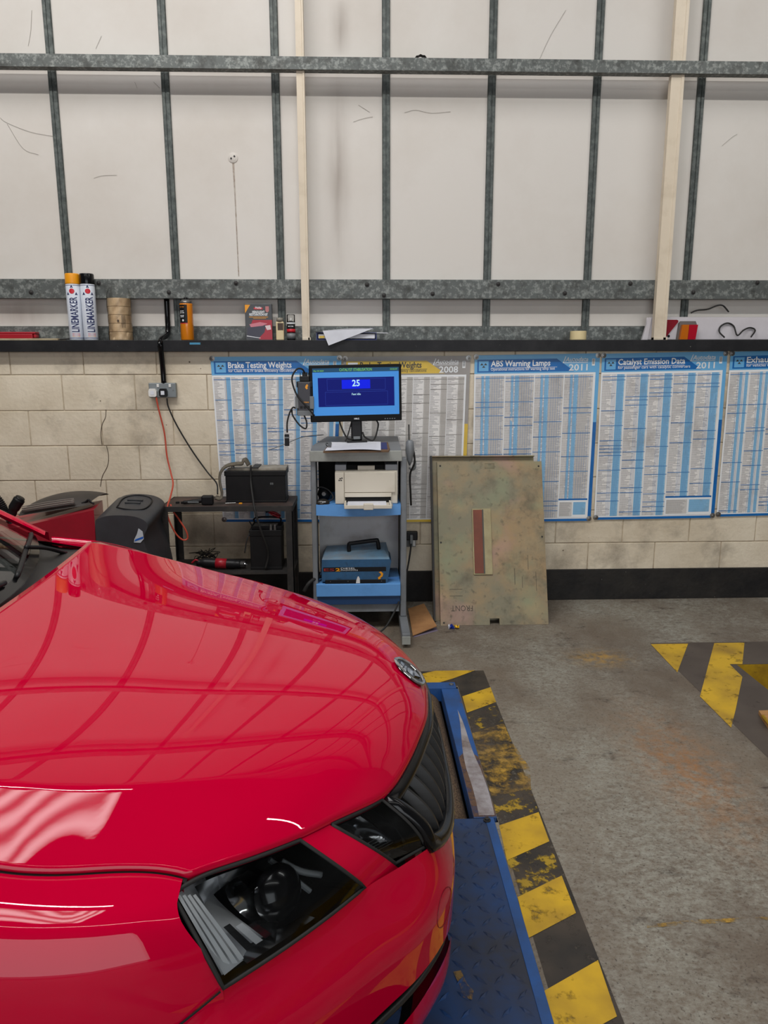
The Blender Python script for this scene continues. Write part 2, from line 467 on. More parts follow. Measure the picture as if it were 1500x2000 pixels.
# white lined wall above with its cover rails
wu = tag(obj('wall_back_upper', B(-7, 7, YP+0.02, YP+0.06, 1.5, 7.6), M_PANEL), kind='structure')
rail_x = [W(px, 334, YP).x for px in (118, 333, 543, 754, 956, 1157, 1356)]
rail_x = [rail_x[0]-0.66*2, rail_x[0]-0.66] + rail_x + [rail_x[-1]+0.65, rail_x[-1]+1.3]
zpb = W(750, 637, YP).z
def panel_material():
    M = M_PANEL.copy(); M.name = 'stained_lining_panel'
    return M
for a, c in zip(rail_x, rail_x[1:]):
    o = obj('lining_panel', B(a+0.001, c-0.001, YP, YP+0.018, zpb, 7.5), M_PANEL, wu)
M_STAIN = None
def streak_mat():
    M = bpy.data.materials.new('brown_water_streak'); M.use_nodes = True
    nt = M.node_tree; N = nt.nodes; L = nt.links; p_ = N['Principled BSDF']; p_.inputs['Base Color'].default_value = rgb(120, 100, 84); p_.inputs['Roughness'].default_value = 0.7
    uv = N.new('ShaderNodeTexCoord'); sp_ = N.new('ShaderNodeSeparateXYZ'); L.new(uv.outputs['Generated'], sp_.inputs[0])
    def par(sock, pw):
        a_ = N.new('ShaderNodeMath'); a_.operation = 'PINGPONG'; a_.inputs[1].default_value = 0.5; L.new(sock, a_.inputs[0])
        c_ = N.new('ShaderNodeMath'); c_.operation = 'MULTIPLY'; c_.inputs[1].default_value = 2.0; L.new(a_.outputs[0], c_.inputs[0])
        d_ = N.new('ShaderNodeMath'); d_.operation = 'POWER'; d_.inputs[1].default_value = pw; L.new(c_.outputs[0], d_.inputs[0]); return d_.outputs[0]
    nz = N.new('ShaderNodeTexNoise'); nz.inputs['Scale'].default_value = 3.0; nz.inputs['Detail'].default_value = 6
    mp = N.new('ShaderNodeMapping'); mp.inputs['Scale'].default_value = (6, 1, 0.8); L.new(uv.outputs['Object'], mp.inputs[0]); L.new(mp.outputs[0], nz.inputs['Vector'])
    m1 = N.new('ShaderNodeMath'); m1.operation = 'MULTIPLY'; L.new(par(sp_.outputs[0], 1.4), m1.inputs[0]); L.new(nz.outputs['Fac'], m1.inputs[1])
    m2 = N.new('ShaderNodeMath'); m2.operation = 'MULTIPLY'; L.new(m1.outputs[0], m2.inputs[0]); L.new(par(sp_.outputs[2], 0.5), m2.inputs[1])
    m3 = N.new('ShaderNodeMath'); m3.operation = 'MULTIPLY'; L.new(m2.outputs[0], m3.inputs[0]); m3.inputs[1].default_value = 0.42
    L.new(m3.outputs[0], p_.inputs['Alpha']); return M
M_STAIN = streak_mat()
for (xa_, xb_, ya_, yb_) in ((632, 690, 140, 545), (640, 690, 0, 108), (-60, 128, 588, 638), (470, 545, 588, 636)):
    a_, c_ = W(xa_, yb_, YP), W(xb_, ya_, YP)
    bm_ = bmesh.new(); bm_.faces.new([bm_.verts.new(q) for q in ((a_.x, YP-0.0008, a_.z), (c_.x, YP-0.0008, a_.z), (c_.x, YP-0.0008, c_.z), (a_.x, YP-0.0008, c_.z))])
    o = obj('water_streak', bm_, M_STAIN, wu)
for pts_ in ([(183, 348), (200, 343), (228, 342)], [(790, 220), (812, 215), (842, 221), (880, 218)], [(0, 230), (14, 240), (60, 258), (104, 266)], [(14, 242), (45, 290), (75, 302)], [(690, 238), (708, 232), (728, 228)],
             [(300, 160), (312, 172)], [(263, 160), (268, 172)], [(55, 90), (60, 60), (62, 20)], [(700, 205), (722, 219)], [(1410, 285), (1430, 268), (1440, 262)], [(187, 95), (198, 70)], [(1054, 115), (1075, 70), (1105, 20)]):
    q = [W(x, y, YP-0.003) for x, y in pts_]
    obj('cobweb_strand', tube(bmesh.new(), q, 0.0008, n=4, sub=4), mat('grey_cobweb', rgb(140, 132, 124), 0.8), wu)
railprof = [(-0.024, 0), (-0.024, -0.012), (-0.020, -0.016), (-0.004, -0.016), (-0.003, -0.010), (0.003, -0.010), (0.004, -0.016), (0.020, -0.016), (0.024, -0.012), (0.024, 0)]
bmr = bmesh.new(); prism(bmr, railprof, 'z', zpb-0.04, 7.5)
rail_mesh = bpy.data.meshes.new('cover_rail'); bmesh.ops.recalc_face_normals(bmr, faces=bmr.faces); bmr.to_mesh(rail_mesh); bmr.free(); rail_mesh.materials.append(M_GALVD)
for x in rail_x:
    o = bpy.data.objects.new('cover_rail', rail_mesh); fin(o, wu); o.location = (x, YP, 0)

# steel girts across the wall
def girt(name, y_front, zt, zb, lip, label):
    t = tag(obj(name, B(-7, 7, y_front, y_front+0.006, zb, zt), M_GALV), kind='structure')
    obj('flange', B(-7, 7, y_front+0.006, y_front+lip, zt-0.006, zt), M_GALV, t)
    obj('flange', B(-7, 7, y_front+0.006, y_front+lip, zb, zb+0.006), M_GALV, t)
    return t
YT = 4.775
g1 = girt('trim_1', YT, W(750, 112, YT).z, W(750, 137, YT).z, 0.06, '')
YM = 4.845
g2 = girt('trim_2', YM, W(750, 546, YM).z, W(750, 583, YM).z, YP-YM, '')
g3 = girt('trim_3', YP-0.015, W(750, 638, YP).z, W(750, 672, YP).z, 0.012, '')
for k_, zz in enumerate((4.56, 5.84)):
    girt('trim_%d' % (4+k_), YT, zz+0.10, zz, 0.06, '')
boltm = bpy.data.meshes.new('bolt'); bb = LA([(0.014, 0), (0.014, -0.003), (0.008, -0.004), (0.008, -0.010), (0.003, -0.012)], n=12, axis='y'); bb.to_mesh(boltm); bb.free(); boltm.materials.append(M_DUSTY)
for px, py in ((61, 571), (193, 553), (330, 571), (461, 553), (717, 556), (845, 574), (973, 555), (1103, 573), (1231, 554), (1354, 571), (1479, 552), (750, 577)):
    o = bpy.data.objects.new('bolt', boltm); fin(o, g2); p = W(px, py, YM); o.location = p

# rest of the shell
M_SHELL = mat('grey_cladding', rgb(120, 122, 122), 0.6, col2=rgb(96, 96, 96), scale=2)
M_ROOF = mat('dark_roof_sheet', rgb(84, 84, 86), 0.6, col2=rgb(62, 62, 64), scale=2)
tag(obj('wall_left', B(-7.1, -7, -6, 5, 0, 7.6), M_SHELL), kind='structure')
tag(obj('wall_right', B(7, 7.1, -6, 5, 0, 7.6), M_SHELL), kind='structure')
wf = bmesh.new(); box(wf, -7, -2.8, -6.1, -6, 0, 7.6); box(wf, 4.4, 7, -6.1, -6, 0, 7.6); box(wf, -2.8, 4.4, -6.1, -6, 4.0, 7.6)
tag(obj('wall_front', wf, M_SHELL), kind='structure')
RH = 7.6
SKY = (-3.2, 0.72, -1.2, 2.1)      # roof light above the car
cb = bmesh.new()
box(cb, -7, SKY[0], -6, 5, RH, RH+0.1); box(cb, SKY[1], 7, -6, 5, RH, RH+0.1); box(cb, SKY[0], SKY[1], -6, SKY[2], RH, RH+0.1); box(cb, SKY[0], SKY[1], SKY[3], 5, RH, RH+0.1)
ceil = tag(obj('ceiling', cb, M_ROOF), kind='structure')
def sky_mat():
    M = bpy.data.materials.new('corrugated_rooflight_sheet'); M.use_nodes = True
    nt = M.node_tree; N = nt.nodes; L = nt.links; b = N['Principled BSDF']
    tc = N.new('ShaderNodeTexCoord'); wv = N.new('ShaderNodeTexWave'); wv.bands_direction = 'X'
    wv.inputs['Scale'].default_value = 1.25; wv.inputs['Distortion'].default_value = 0.6; wv.inputs['Detail Scale'].default_value = 3.0
    L.new(tc.outputs['Object'], wv.inputs['Vector'])
    rp = N.new('ShaderNodeMix'); rp.data_type = 'RGBA'; rp.inputs['A'].default_value = (0.10, 0.08, 0.08, 1); rp.inputs['B'].default_value = (1, 1, 1, 1)
    L.new(wv.outputs['Fac'], rp.inputs['Factor'])
    b.inputs['Base Color'].default_value = (0.8, 0.8, 0.8, 1)
    L.new(rp.outputs['Result'], b.inputs['Emission Color']); b.inputs['Emission Strength'].default_value = 15.0
    return M
def corr(u, v):
    x = lerp(SKY[0], SKY[1], u)
    return (x, lerp(SKY[2], SKY[3], v), RH+0.04+0.02*math.sin(x*2*PI/0.24))
tag(obj('window_1', grid(corr, 96, 2), sky_mat()), kind='structure')

# ------------------------------------------------------------------ the red car
# s: distance behind the nose, t: distance from the centre line towards the camera, z: height
CAR_Y, NOSE_X, AX = 1.74, 0.20, 0.87
car = thing('car', 'red hatchback with black grille and split headlights, standing over the blue roller bed', 'car', (NOSE_X-AX, CAR_Y, 0))
def C(s, t, z): return Vector((AX-s, -t, z))
def car_paint():
    M = mat('red_car_paint', rgb(190, 0, 46), 0.5, coat=1.0, spec=0.0, coat_rough=0.01)
    M.node_tree.nodes['Principled BSDF'].inputs['Coat IOR'].default_value = 1.42
    return M
M_RED = car_paint()
M_LENS = None
def glass_mat(name, tint, gloss_ior=1.5, rough=0.0):
    M = bpy.data.materials.new(name); M.use_nodes = True
    nt = M.node_tree; N = nt.nodes; L = nt.links
    for n in list(N):
        if n.type == 'BSDF_PRINCIPLED': N.remove(n)
    out = [n for n in N if n.type == 'OUTPUT_MATERIAL'][0]
    tr = N.new('ShaderNodeBsdfTransparent'); tr.inputs[0].default_value = tint
    gl = N.new('ShaderNodeBsdfGlossy'); gl.inputs['Roughness'].default_value = rough
    fr = N.new('ShaderNodeFresnel'); fr.inputs['IOR'].default_value = gloss_ior
    mx = N.new('ShaderNodeMixShader'); L.new(fr.outputs[0], mx.inputs[0]); L.new(tr.outputs[0], mx.inputs[1]); L.new(gl.outputs[0], mx.inputs[2])
    L.new(mx.outputs[0], out.inputs['Surface'])
    return M
M_LENS = glass_mat('clear_lamp_lens', (0.92, 0.94, 0.95, 1), 1.5)
M_GLASS = glass_mat('windscreen_glass', (0.62, 0.70, 0.66, 1), 1.9)
M_TRIM = mat('matt_black_trim', rgb(30, 30, 31), 0.45, col2=rgb(40, 39, 38), scale=10)
M_GRILLE = mat('satin_black_grille', rgb(36, 36, 37), 0.35)
M_SHINE = mat('lamp_chrome', rgb(236, 238, 242), 0.16, 1.0)
M_SATIN = mat('satin_silver_lamp_part', rgb(238, 240, 242), 0.3, 0.15)

SF = [(0.0, 0.035), (0.12, 0.045), (0.25, 0.078), (0.36, 0.118), (0.432, 0.154), (0.545, 0.255), (0.598, 0.305), (0.66, 0.385), (0.713, 0.475)]
def s_front(t): return interp(SF, abs(t))
ZC = [(0.0, 0.832), (0.07, 0.850), (0.15, 0.868), (0.3, 0.898), (0.5, 0.928), (0.8, 0.966), (1.1, 1.004), (1.3, 1.02)]
def spline(kn):
    """natural cubic spline through the knots"""
    n = len(kn); x = [k[0] for k in kn]; y = [k[1] for k in kn]
    h = [x[i+1]-x[i] for i in range(n-1)]
    a = [0.0]*n; b = [1.0]*n; c = [0.0]*n; d = [0.0]*n
    for i in range(1, n-1):
        a[i], b[i], c[i] = h[i-1], 2*(h[i-1]+h[i]), h[i]
        d[i] = 6*((y[i+1]-y[i])/h[i]-(y[i]-y[i-1])/h[i-1])
    for i in range(1, n):
        w = a[i]/b[i-1]; b[i] -= w*c[i-1]; d[i] -= w*d[i-1]
    m = [0.0]*n; m[-1] = d[-1]/b[-1]
    for i in range(n-2, -1, -1): m[i] = (d[i]-c[i]*m[i+1])/b[i]
    def f(v):
        i = 0
        while i < n-2 and v > x[i+1]: i += 1
        A = (x[i+1]-v)/h[i]; Bq = (v-x[i])/h[i]
        return A*y[i]+Bq*y[i+1]+((A**3-A)*m[i]+(Bq**3-Bq)*m[i+1])*h[i]**2/6
    return f
zc_f = spline([(-0.1, 0.805), (0.07, 0.850), (0.3, 0.898), (0.6, 0.942), (0.9, 0.980), (1.3, 1.022)])
tc_f = spline([(-0.1, 0.40), (0.15, 0.435), (0.35, 0.505), (0.5, 0.575), (0.8, 0.655), (1.3, 0.66)])
# drop at the shoulder crease and the further drop from there to the wing gap: nose, middle, rear
DROP = ((0.050, 0.058), (0.038, 0.066), (-0.008, 0.028))
CURL = [(0.0, 0.062), (0.35, 0.062), (0.5, 0.045), (0.6, 0.028), (0.72, 0.012)]
TG = [(0.0, 0.713), (0.475, 0.713), (0.73, 0.764), (1.12, 0.792), (1.4, 0.795)]
def t_gap(s): return interp(TG, s)
def z_top(s, t):
    d = max(0.0, s-s_front(t))
    curl = interp(CURL, abs(t))*math.exp(-(d/0.050)**1.15)
    def sm(a, b):
        w = min(1.0, max(0.0, (s-a)/(b-a))); return w*w*(3-2*w)
    la = abs(t); tc = tc_f(s); tg_ = t_gap(s)
    w1, w2 = sm(0.25, 0.78), sm(0.62, 1.15)
    A = lerp(lerp(DROP[0][0], DROP[1][0], w1), DROP[2][0], w2); Ex = lerp(lerp(DROP[0][1], DROP[1][1], w1), DROP[2][1], w2)
    if la < tc: lat = A*(la/tc)**2.2
    else:
        x = (la-tc)/(tg_-tc); lat = A+Ex*(0.85*x+0.15*x*x)
    return zc_f(s)-lat-curl
def s_rear(q): return 1.085+0.02*q*q
def hood_pt(q, r):
    t0 = q*0.713; s0 = s_front(t0)
    rr = r*r*0.35+r*0.65
    s = lerp(s0, s_rear(q), rr)
    t = q*(t_gap(s)-0.0035)
    return s, t
def hood_grid():
    bm = bmesh.new(); NU, NV = 220, 70
    def row(i):
        return -1+2*i/NU
    V = []
    for i in range(NU+1):
        q = row(i); col = []
        for j in range(NV+1):
            s, t = hood_pt(q, j/NV)
            col.append(bm.verts.new(C(s, t, z_top(s, t))))
        V.append(col)
    for i in range(NU):
        for j in range(NV):
            bm.faces.new((V[i][j], V[i+1][j], V[i+1][j+1], V[i][j+1]))
    # folded edge all round
    ring = [V[i][0] for i in range(NU+1)]+[V[NU][j] for j in range(1, NV+1)]+[V[i][NV] for i in range(NU-1, -1, -1)]+[V[0][j] for j in range(NV-1, 0, -1)]
    cen = C(0.65, 0, 0.9)
    low = []
    for v in ring:
        d = (cen-v.co); d.z = 0; d.normalize()
        low.append(bm.verts.new(v.co+d*0.006+Vector((0, 0, -0.022))))
    for i in range(len(ring)):
        k = (i+1) % len(ring)
        bm.faces.new((ring[i], ring[k], low[k], low[i]))
    return bm
bon = obj('bonnet', hood_grid(), M_RED, car, smooth=True)

TM = [(0.38, 0.765), (0.414, 0.785), (0.5, 0.832), (0.6, 0.866), (0.8, 0.897), (1.2, 0.905), (2.6, 0.907)]
def t_max(s): return interp(TM, s)
def fender_section(s, v):
    """v 0..1 from the bonnet gap over the shoulder crease and down the side"""
    tg = t_gap(s)+0.0045; zg = z_top(s, tg); tm = t_max(s)
    pts = [(0.0, tg, zg), (0.12, lerp(tg, tm-0.050, 0.6), zg-0.010), (0.19, tm-0.050, zg-0.022), (0.22, tm-0.040, zg-0.034), (0.36, tm-0.016, zg-0.095),
           (0.52, tm-0.002, zg-0.18), (0.70, tm, zg-0.30), (1.0, tm-0.012, 0.22)]
    return interp([(p[0], p[1]) for p in pts], v), interp([(p[0], p[2]) for p in pts], v)
def s_start(z):
    return interp([(0.2, 0.59), (0.60, 0.552), (0.655, 0.412), (0.69, 0.416), (0.80, 0.480)], z)
def arch(s):
    d = abs(s-AX)
    return 0.31+math.sqrt(max(0, 0.362**2-d*d)) if d < 0.362 else 0.2
def fender(sign):
    bm = bmesh.new(); NU, NV = 64, 44
    V = []
    for i in range(NU+1):
        u = i/NU; col = []
        for j in range(NV+1):
            v = j/NV
            # front limit depends on height; find it from a first guess
            t, z = fender_section(0.5, v)
            s = lerp(s_start(z), 1.27, u)
            t, z = fender_section(s, v)
            za = arch(s)
            if z < za: z = za; 
            col.append(bm.verts.new(C(s, sign*t, z)))
        V.append(col)
    for i in range(NU):
        for j in range(NV):
            a = (V[i][j], V[i+1][j], V[i+1][j+1], V[i][j+1])
            if len({tuple(round(c, 5) for c in q.co) for q in a}) < 3: continue
            try: bm.faces.new(a)
            except ValueError: pass
    # folded inner edge along the gap
    low = [bm.verts.new(V[i][0].co+Vector((0, sign*0.004, -0.03))) for i in range(NU+1)]
    for i in range(NU): bm.faces.new((V[i][0], low[i], low[i+1], V[i+1][0]))
    bmesh.ops.remove_doubles(bm, verts=bm.verts, dist=1e-5)
    return bm
for sg in (1, -1):
    fo = obj('front_wing', fender(sg), M_RED, car, smooth=True)
    # dark strip just below the gap edges, painted in place of the gap's shade
    def gap_strip(u, v, sg=sg):
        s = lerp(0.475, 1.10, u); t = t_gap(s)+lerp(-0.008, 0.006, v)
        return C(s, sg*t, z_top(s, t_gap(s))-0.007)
    obj('gap_shade', grid(gap_strip, 24, 1), M_DARK, car)
    # wheel arch lining, tyre, rim
    wh = obj('tyre', LA([(0.20, -0.10), (0.29, -0.105), (0.315, -0.08), (0.318, 0.08), (0.29, 0.105), (0.20, 0.10)], n=48, axis='y', c=(0, -sg*0.77, 0.315)), M_RUBBER, car, smooth=True)
    obj('rim', LA([(0.03, -0.09*sg), (0.06, -0.085*sg), (0.18, -0.07*sg), (0.205, -0.10*sg), (0.205, 0.09*sg), (0.05, 0.05*sg)], n=40, axis='y', c=(0, -sg*0.77, 0.315)), M_STEEL, wh, smooth=True)
    def liner(u, v, sg=sg):
        a = lerp(-0.1, PI+0.1, u)
        return C(AX-0.365*math.cos(a), sg*lerp(0.885, 0.55, v), 0.31+0.365*math.sin(a))
    obj('arch_liner', grid(liner, 24, 2), M_TRIM, car)

# --- front bumper: columns from the centre out to the wheel arch
# (top s,t,z) and the belt (s,t) at z = 0.52
BUMP = [((-0.002, 0.00, 0.592), (-0.008, 0.00)), ((0.000, 0.15, 0.594), (-0.006, 0.155)), ((0.012, 0.28, 0.602), (0.002, 0.29)), ((0.034, 0.37, 0.622), (0.018, 0.385)),
        ((0.070, 0.437, 0.648), (0.048, 0.452)), ((0.130, 0.500, 0.655), (0.098, 0.525)), ((0.196, 0.572, 0.668), (0.163, 0.594)), ((0.258, 0.640, 0.667), (0.230, 0.663)),
        ((0.330, 0.706, 0.664), (0.302, 0.730)), ((0.414, 0.772, 0.664), (0.388, 0.799)), ((0.470, 0.812, 0.640), (0.456, 0.835)), ((0.548, 0.846, 0.602), (0.540, 0.866))]
INT_T = [(0.0, 0.43), (0.40, 0.43), (0.60, 0.432), (0.78, 0.420), (0.86, 0.40)]     # top of the lower intake against t
INT_B = [(0.0, 0.28), (0.28, 0.30), (0.38, 0.385), (0.46, 0.378), (0.62, 0.350), (0.78, 0.345), (0.86, 0.398)]
def bump_col(a):
    """a 0..1 from centre to arch; returns function of z -> (s, t)"""
    x = a*(len(BUMP)-1); i = min(int(x), len(BUMP)-2); f = x-i
    def cm(get):
        k = [get(BUMP[max(0, min(len(BUMP)-1, j))]) for j in (i-1, i, i+1, i+2)]
        if i == 0: k[0] = 2*k[1]-k[2] if get is not None else k[0]
        p0, p1, p2, p3 = k
        return 0.5*((2*p1)+(p2-p0)*f+(2*p0-5*p1+4*p2-p3)*f*f+(3*p1-p0-3*p2+p3)*f**3)
    ts, tt, tz = cm(lambda b: b[0][0]), cm(lambda b: b[0][1]), cm(lambda b: b[0][2])
    bs, bt = cm(lambda b: b[1][0]), cm(lambda b: b[1][1])
    nx, ny = -1.0, 0.0
    ds, dt = bs-0.9, bt
    L = math.hypot(ds, dt); ds /= L; dt /= L     # outward direction, roughly
    def at(z):
        ks = [(0.15, bs-ds*0.11, bt-dt*0.11), (0.20, bs-ds*0.060, bt-dt*0.060), (0.265, bs-ds*0.022, bt-dt*0.022), (0.33, bs-ds*0.002, bt-dt*0.002), (0.42, bs+ds*0.000, bt+dt*0.000), (0.52, bs+ds*0.004, bt+dt*0.004)]
        ks.append((max(0.56, tz), ts, tt))
        return interp([(k[0], k[1]) for k in ks], z), interp([(k[0], k[2]) for k in ks], z)
    return at, tz, bt
def bumper_patch(top, bot, sign, nv, amax=1.0, inset=0.0):
    def f(u, v):
        at, tz, bt = bump_col(u*amax)
        z0 = tz if top is None else interp(top, bt); z1 = bot if isinstance(bot, float) else interp(bot, bt)
        z = lerp(z0, z1, v); s, t = at(z)
        return C(s+inset, sign*max(0.0, t-inset*0.5), z)
    return f
bm = bmesh.new()
for sg in (1, -1):
    grid(bumper_patch(None, INT_T, sg, 20), 66, 20, bm)
    grid(bumper_patch(INT_B, 0.17, sg, 10), 66, 8, bm)
bmesh.ops.remove_doubles(bm, verts=bm.verts, dist=2e-4)
bum = obj('front_bumper', bm, M_RED, car, smooth=True)
bm = bmesh.new()
for sg in (1, -1):
    grid(bumper_patch(INT_T, INT_B, sg, 6, 1.0, 0.035), 50, 6, bm)
bmesh.ops.remove_doubles(bm, verts=bm.verts, dist=2e-4)
obj('lower_intake', bm, M_DARK, car, smooth=True)
for zz in (0.40,):
    for sg in (1, -1):
        pts = []
        for k in range(13):
            at, tz, bt = bump_col(k/12*0.72); s, t = at(zz); pts.append(C(s+0.016, sg*t, zz))
        obj('intake_bar', T(pts, 0.008, n=6, sub=2), M_TRIM, car, smooth=True)
bm = bmesh.new()
for sg in (1, -1): grid(bumper_patch([(0, 0.175), (1, 0.175)], 0.145, sg, 2, 1.0, 0.004), 50, 2, bm)
obj('chin_spoiler', bm, M_TRIM, car, smooth=True)
# towing-eye cover: a faint round line on the bumper face
def on_bumper(t_want, z, sg=1, out=0.0):
    lo_, hi_ = 0.0, 1.0
    for _ in range(30):
        mid = (lo_+hi_)/2; at, tz, bt = bump_col(mid)
        if at(z)[1] < t_want: lo_ = mid
        else: hi_ = mid
    at, tz, bt = bump_col(lo_); s, t = at(z)
    return C(s-out, sg*(t+out*0.4), z)
pts = [on_bumper(0.44+0.034*math.cos(a), 0.515+0.038*math.sin(a), 1, 0.0008) for a in [2*PI*k/20 for k in range(21)]]
obj('tow_cover_seam', T(pts, 0.0006, n=5, sub=1), mat('dark_red_seam', rgb(110, 0, 24), 0.5), car)

# --- grille between bonnet and bumper
def gr_top(q):     # q -1..1
    t = q*0.430; s = s_front(t)+0.004
    return Vector((s, t, z_top(s_front(t), t)-0.020))
def gr_bot(q):
    a = abs(q); t = a*0.437
    lo_, hi_ = 0.0, 0.5
    for _ in range(25):
        mid = (lo_+hi_)/2; at, tz, bt = bump_col(mid)
        if at(tz)[1] < t: lo_ = mid
        else: hi_ = mid
    at, tz, bt = bump_col(lo_); s, _t = at(tz)
    return Vector((s, math.copysign(t, q), tz))
def gr_pt(q, v, dep=0.0):
    a, b = gr_top(q), gr_bot(q); p = a.lerp(b, v)
    bul = 0.020*math.sin(PI*v)
    return C(p.x-bul+dep, p.y, p.z)
gri = obj('grille', grid(lambda u, v: gr_pt(-1+2*u, v, 0.050), 60, 10), M_DARK, car, smooth=True)
# surround
def ring_path(k):
    pts = [(-0.985+1.97*i/40, 0.035) for i in range(41)]+[(0.985, 0.035+0.93*i/10) for i in range(1, 11)]
    pts += [(0.985-1.97*i/40, 0.965) for i in range(1, 41)]+[(-0.985, 0.965-0.93*i/10) for i in range(1, 10)]
    return pts
rp = [gr_pt(a, b, 0.004) for a, b in ring_path(0)]; rp.append(rp[0])
obj('surround', T(rp, 0.017, n=8, sub=1), M_BLACKG, gri, smooth=True)
for k in range(-9, 10):
    q0 = k/9.6
    if k == 0: continue
    bm = bmesh.new()
    n = 8; A = []; 
    for i in range(n+1):
        v = 0.07+0.86*i/n
        w = 0.020
        c0 = gr_pt(q0-w, v, 0.030); c1 = gr_pt(q0-w*0.35, v, 0.006); c2 = gr_pt(q0+w*0.35, v, 0.006); c3 = gr_pt(q0+w, v, 0.030)
        A.append([bm.verts.new(c) for c in (c0, c1, c2, c3)])
    for a, b in zip(A, A[1:]):
        for i in range(3): bm.faces.new((a[i], a[i+1], b[i+1], b[i]))
        bm.faces.new((a[3], a[0], b[0], b[3]))
    bm.faces.new(A[0]); bm.faces.new(A[-1][::-1])
    obj('slat', bm, M_GRILLE, gri)

# --- badge on the bonnet nose
def badge():
    s0 = 0.082; c = C(s0, 0, z_top(s0, 0))
    n = (C(s0+0.03, 0, z_top(s0+0.03, 0))-C(s0-0.03, 0, z_top(s0-0.03, 0))).normalized()   # points rearward
    back = n; side = Vector((0, -1, 0)); nor = back.cross(side).normalized()
    if nor.z < 0: nor = -nor
    o = bpy.data.objects.new('badge', None)
    def pt(x, y, h): return c+side*x+back*y+nor*h
    def disc(r0, r1, h0, h1, n=40):
        bm = bmesh.new(); R = []
        for (r, h) in ((r0, h0), ((r0+r1)/2, h1), (r1, h0)):
            R.append([bm.verts.new(pt(r*math.cos(2*PI*i/n), r*math.sin(2*PI*i/n), h)) for i in range(n)])
        for a, b in zip(R, R[1:]):
            for i in range(n): bm.faces.new((a[i], a[(i+1) % n], b[(i+1) % n], b[i]))
        return bm
    plate = bmesh.new(); plate.faces.new([plate.verts.new(pt(0.047*math.cos(2*PI*i/40), 0.047*math.sin(2*PI*i/40), 0.003)) for i in range(40)])
    b0 = obj('badge', plate, M_BLACKG, car)
    obj('badge_ring', disc(0.040, 0.050, 0.002, 0.008), M_CHROME, b0, smooth=True)
    # winged arrow: shaft with a head, three feathers swept back
    def pl(pts, h0=0.003, h1=0.0065):
        bm = bmesh.new(); A = [bm.verts.new(pt(x, y, h1)) for x, y in pts]; D = [bm.verts.new(pt(x, y, h0)) for x, y in pts]
        bm.faces.new(A); k = len(pts)
        for i in range(k): bm.faces.new((A[i], D[i], D[(i+1) % k], A[(i+1) % k]))
        return bm
    for poly in ([(-0.004, -0.012), (-0.018, -0.012), (0.000, -0.032), (0.018, -0.012), (0.004, -0.012), (0.004, 0.006), (-0.004, 0.006)],
                 [(-0.004, 0.006), (0.006, 0.002), (0.030, 0.006), (0.026, 0.013), (0.004, 0.012)],
                 [(-0.004, 0.012), (0.004, 0.014), (0.026, 0.016), (0.020, 0.023), (0.002, 0.020)],
                 [(-0.006, 0.020), (0.002, 0.022), (0.018, 0.026), (0.008, 0.034), (-0.010, 0.030)]):
        obj('badge_arrow', pl(poly), M_CHROME, b0)
badge()

# --- lamps
def coons(A, Bq, Cq, D, bulge=0.0, nrm=None):
    """A top-rear, B top-front, C bottom-front, D bottom-rear; edges follow given mid points"""
    def f(u, v):
        top = A(u); bot = D(u)
        return top.lerp(bot, v)
    return f
def lamp(name, top_pts, bot_pts, sg, depth, seed):
    tp = cr([Vector(p) for p in top_pts], 6); bp_ = cr([Vector(p) for p in bot_pts], 6)
    def along(pl, u):
        x = u*(len(pl)-1); i = min(int(x), len(pl)-2); return pl[i].lerp(pl[i+1], x-i)
    def surf(u, v, dep=0.0, shrink=0.0):
        u = lerp(shrink, 1-shrink, u); v = lerp(shrink, 1-shrink, v)
        a, b = along(tp, u), along(bp_, u); p = a.lerp(b, v)
        bul = 0.016*math.sin(PI*v)
        s, t, z = p
        dirn = Vector((s-0.95, t, 0)).normalized()
        s += dirn.x*(bul-dep); t += dirn.y*(bul-dep)
        return C(s, sg*t, z-dep*0.35)
    root = obj(name, grid(lambda u, v: surf(u, v, depth, 0.04), 20, 10), M_BLACKG, car, smooth=True)
    # bucket wall
    bm = bmesh.new(); loop = [(i/20, 0) for i in range(21)]+[(1, j/10) for j in range(1, 11)]+[(1-i/20, 1) for i in range(1, 21)]+[(0, 1-j/10) for j in range(1, 10)]
    a = [bm.verts.new(surf(u, v, 0.001)) for u, v in loop]; b = [bm.verts.new(surf(u, v, depth, 0.04)) for u, v in loop]
    for i in range(len(loop)): bm.faces.new((a[i], a[(i+1) % len(loop)], b[(i+1) % len(loop)], b[i]))
    obj('bezel', bm, M_BLACK, root, smooth=True)
    rim = [surf(u, v, 0.0) for u, v in loop]; rim.append(rim[0])
    obj('lamp_seal', T(rim, 0.0036, n=6, sub=1), M_RUBBER, root, smooth=True)
    obj('lens', grid(lambda u, v: surf(u, v, 0.0), 24, 12), M_LENS, root, smooth=True)
    return root, surf
OT = [(0.498, 0.742, 0.778), (0.435, 0.695, 0.783), (0.370, 0.648, 0.784), (0.305, 0.598, 0.778)]
OB = [(0.412, 0.782, 0.668), (0.330, 0.712, 0.670), (0.260, 0.645, 0.672), (0.198, 0.576, 0.672)]
IT = [(0.256, 0.543, 0.774), (0.224, 0.512, 0.774), (0.190, 0.478, 0.772), (0.160, 0.440, 0.768)]
IB = [(0.140, 0.492, 0.656), (0.118, 0.474, 0.656), (0.098, 0.456, 0.654), (0.078, 0.438, 0.652)]
def edge_z(pts, drop):
    return [(s_front(t)+0.004, t, z_top(s_front(t), t)-drop) for s, t, z in pts]
OT = [OT[0]]+edge_z(OT[1:], 0.010); IT = edge_z(IT, 0.010)
OT[0] = (0.492, 0.738, OT[1][2]+0.001)
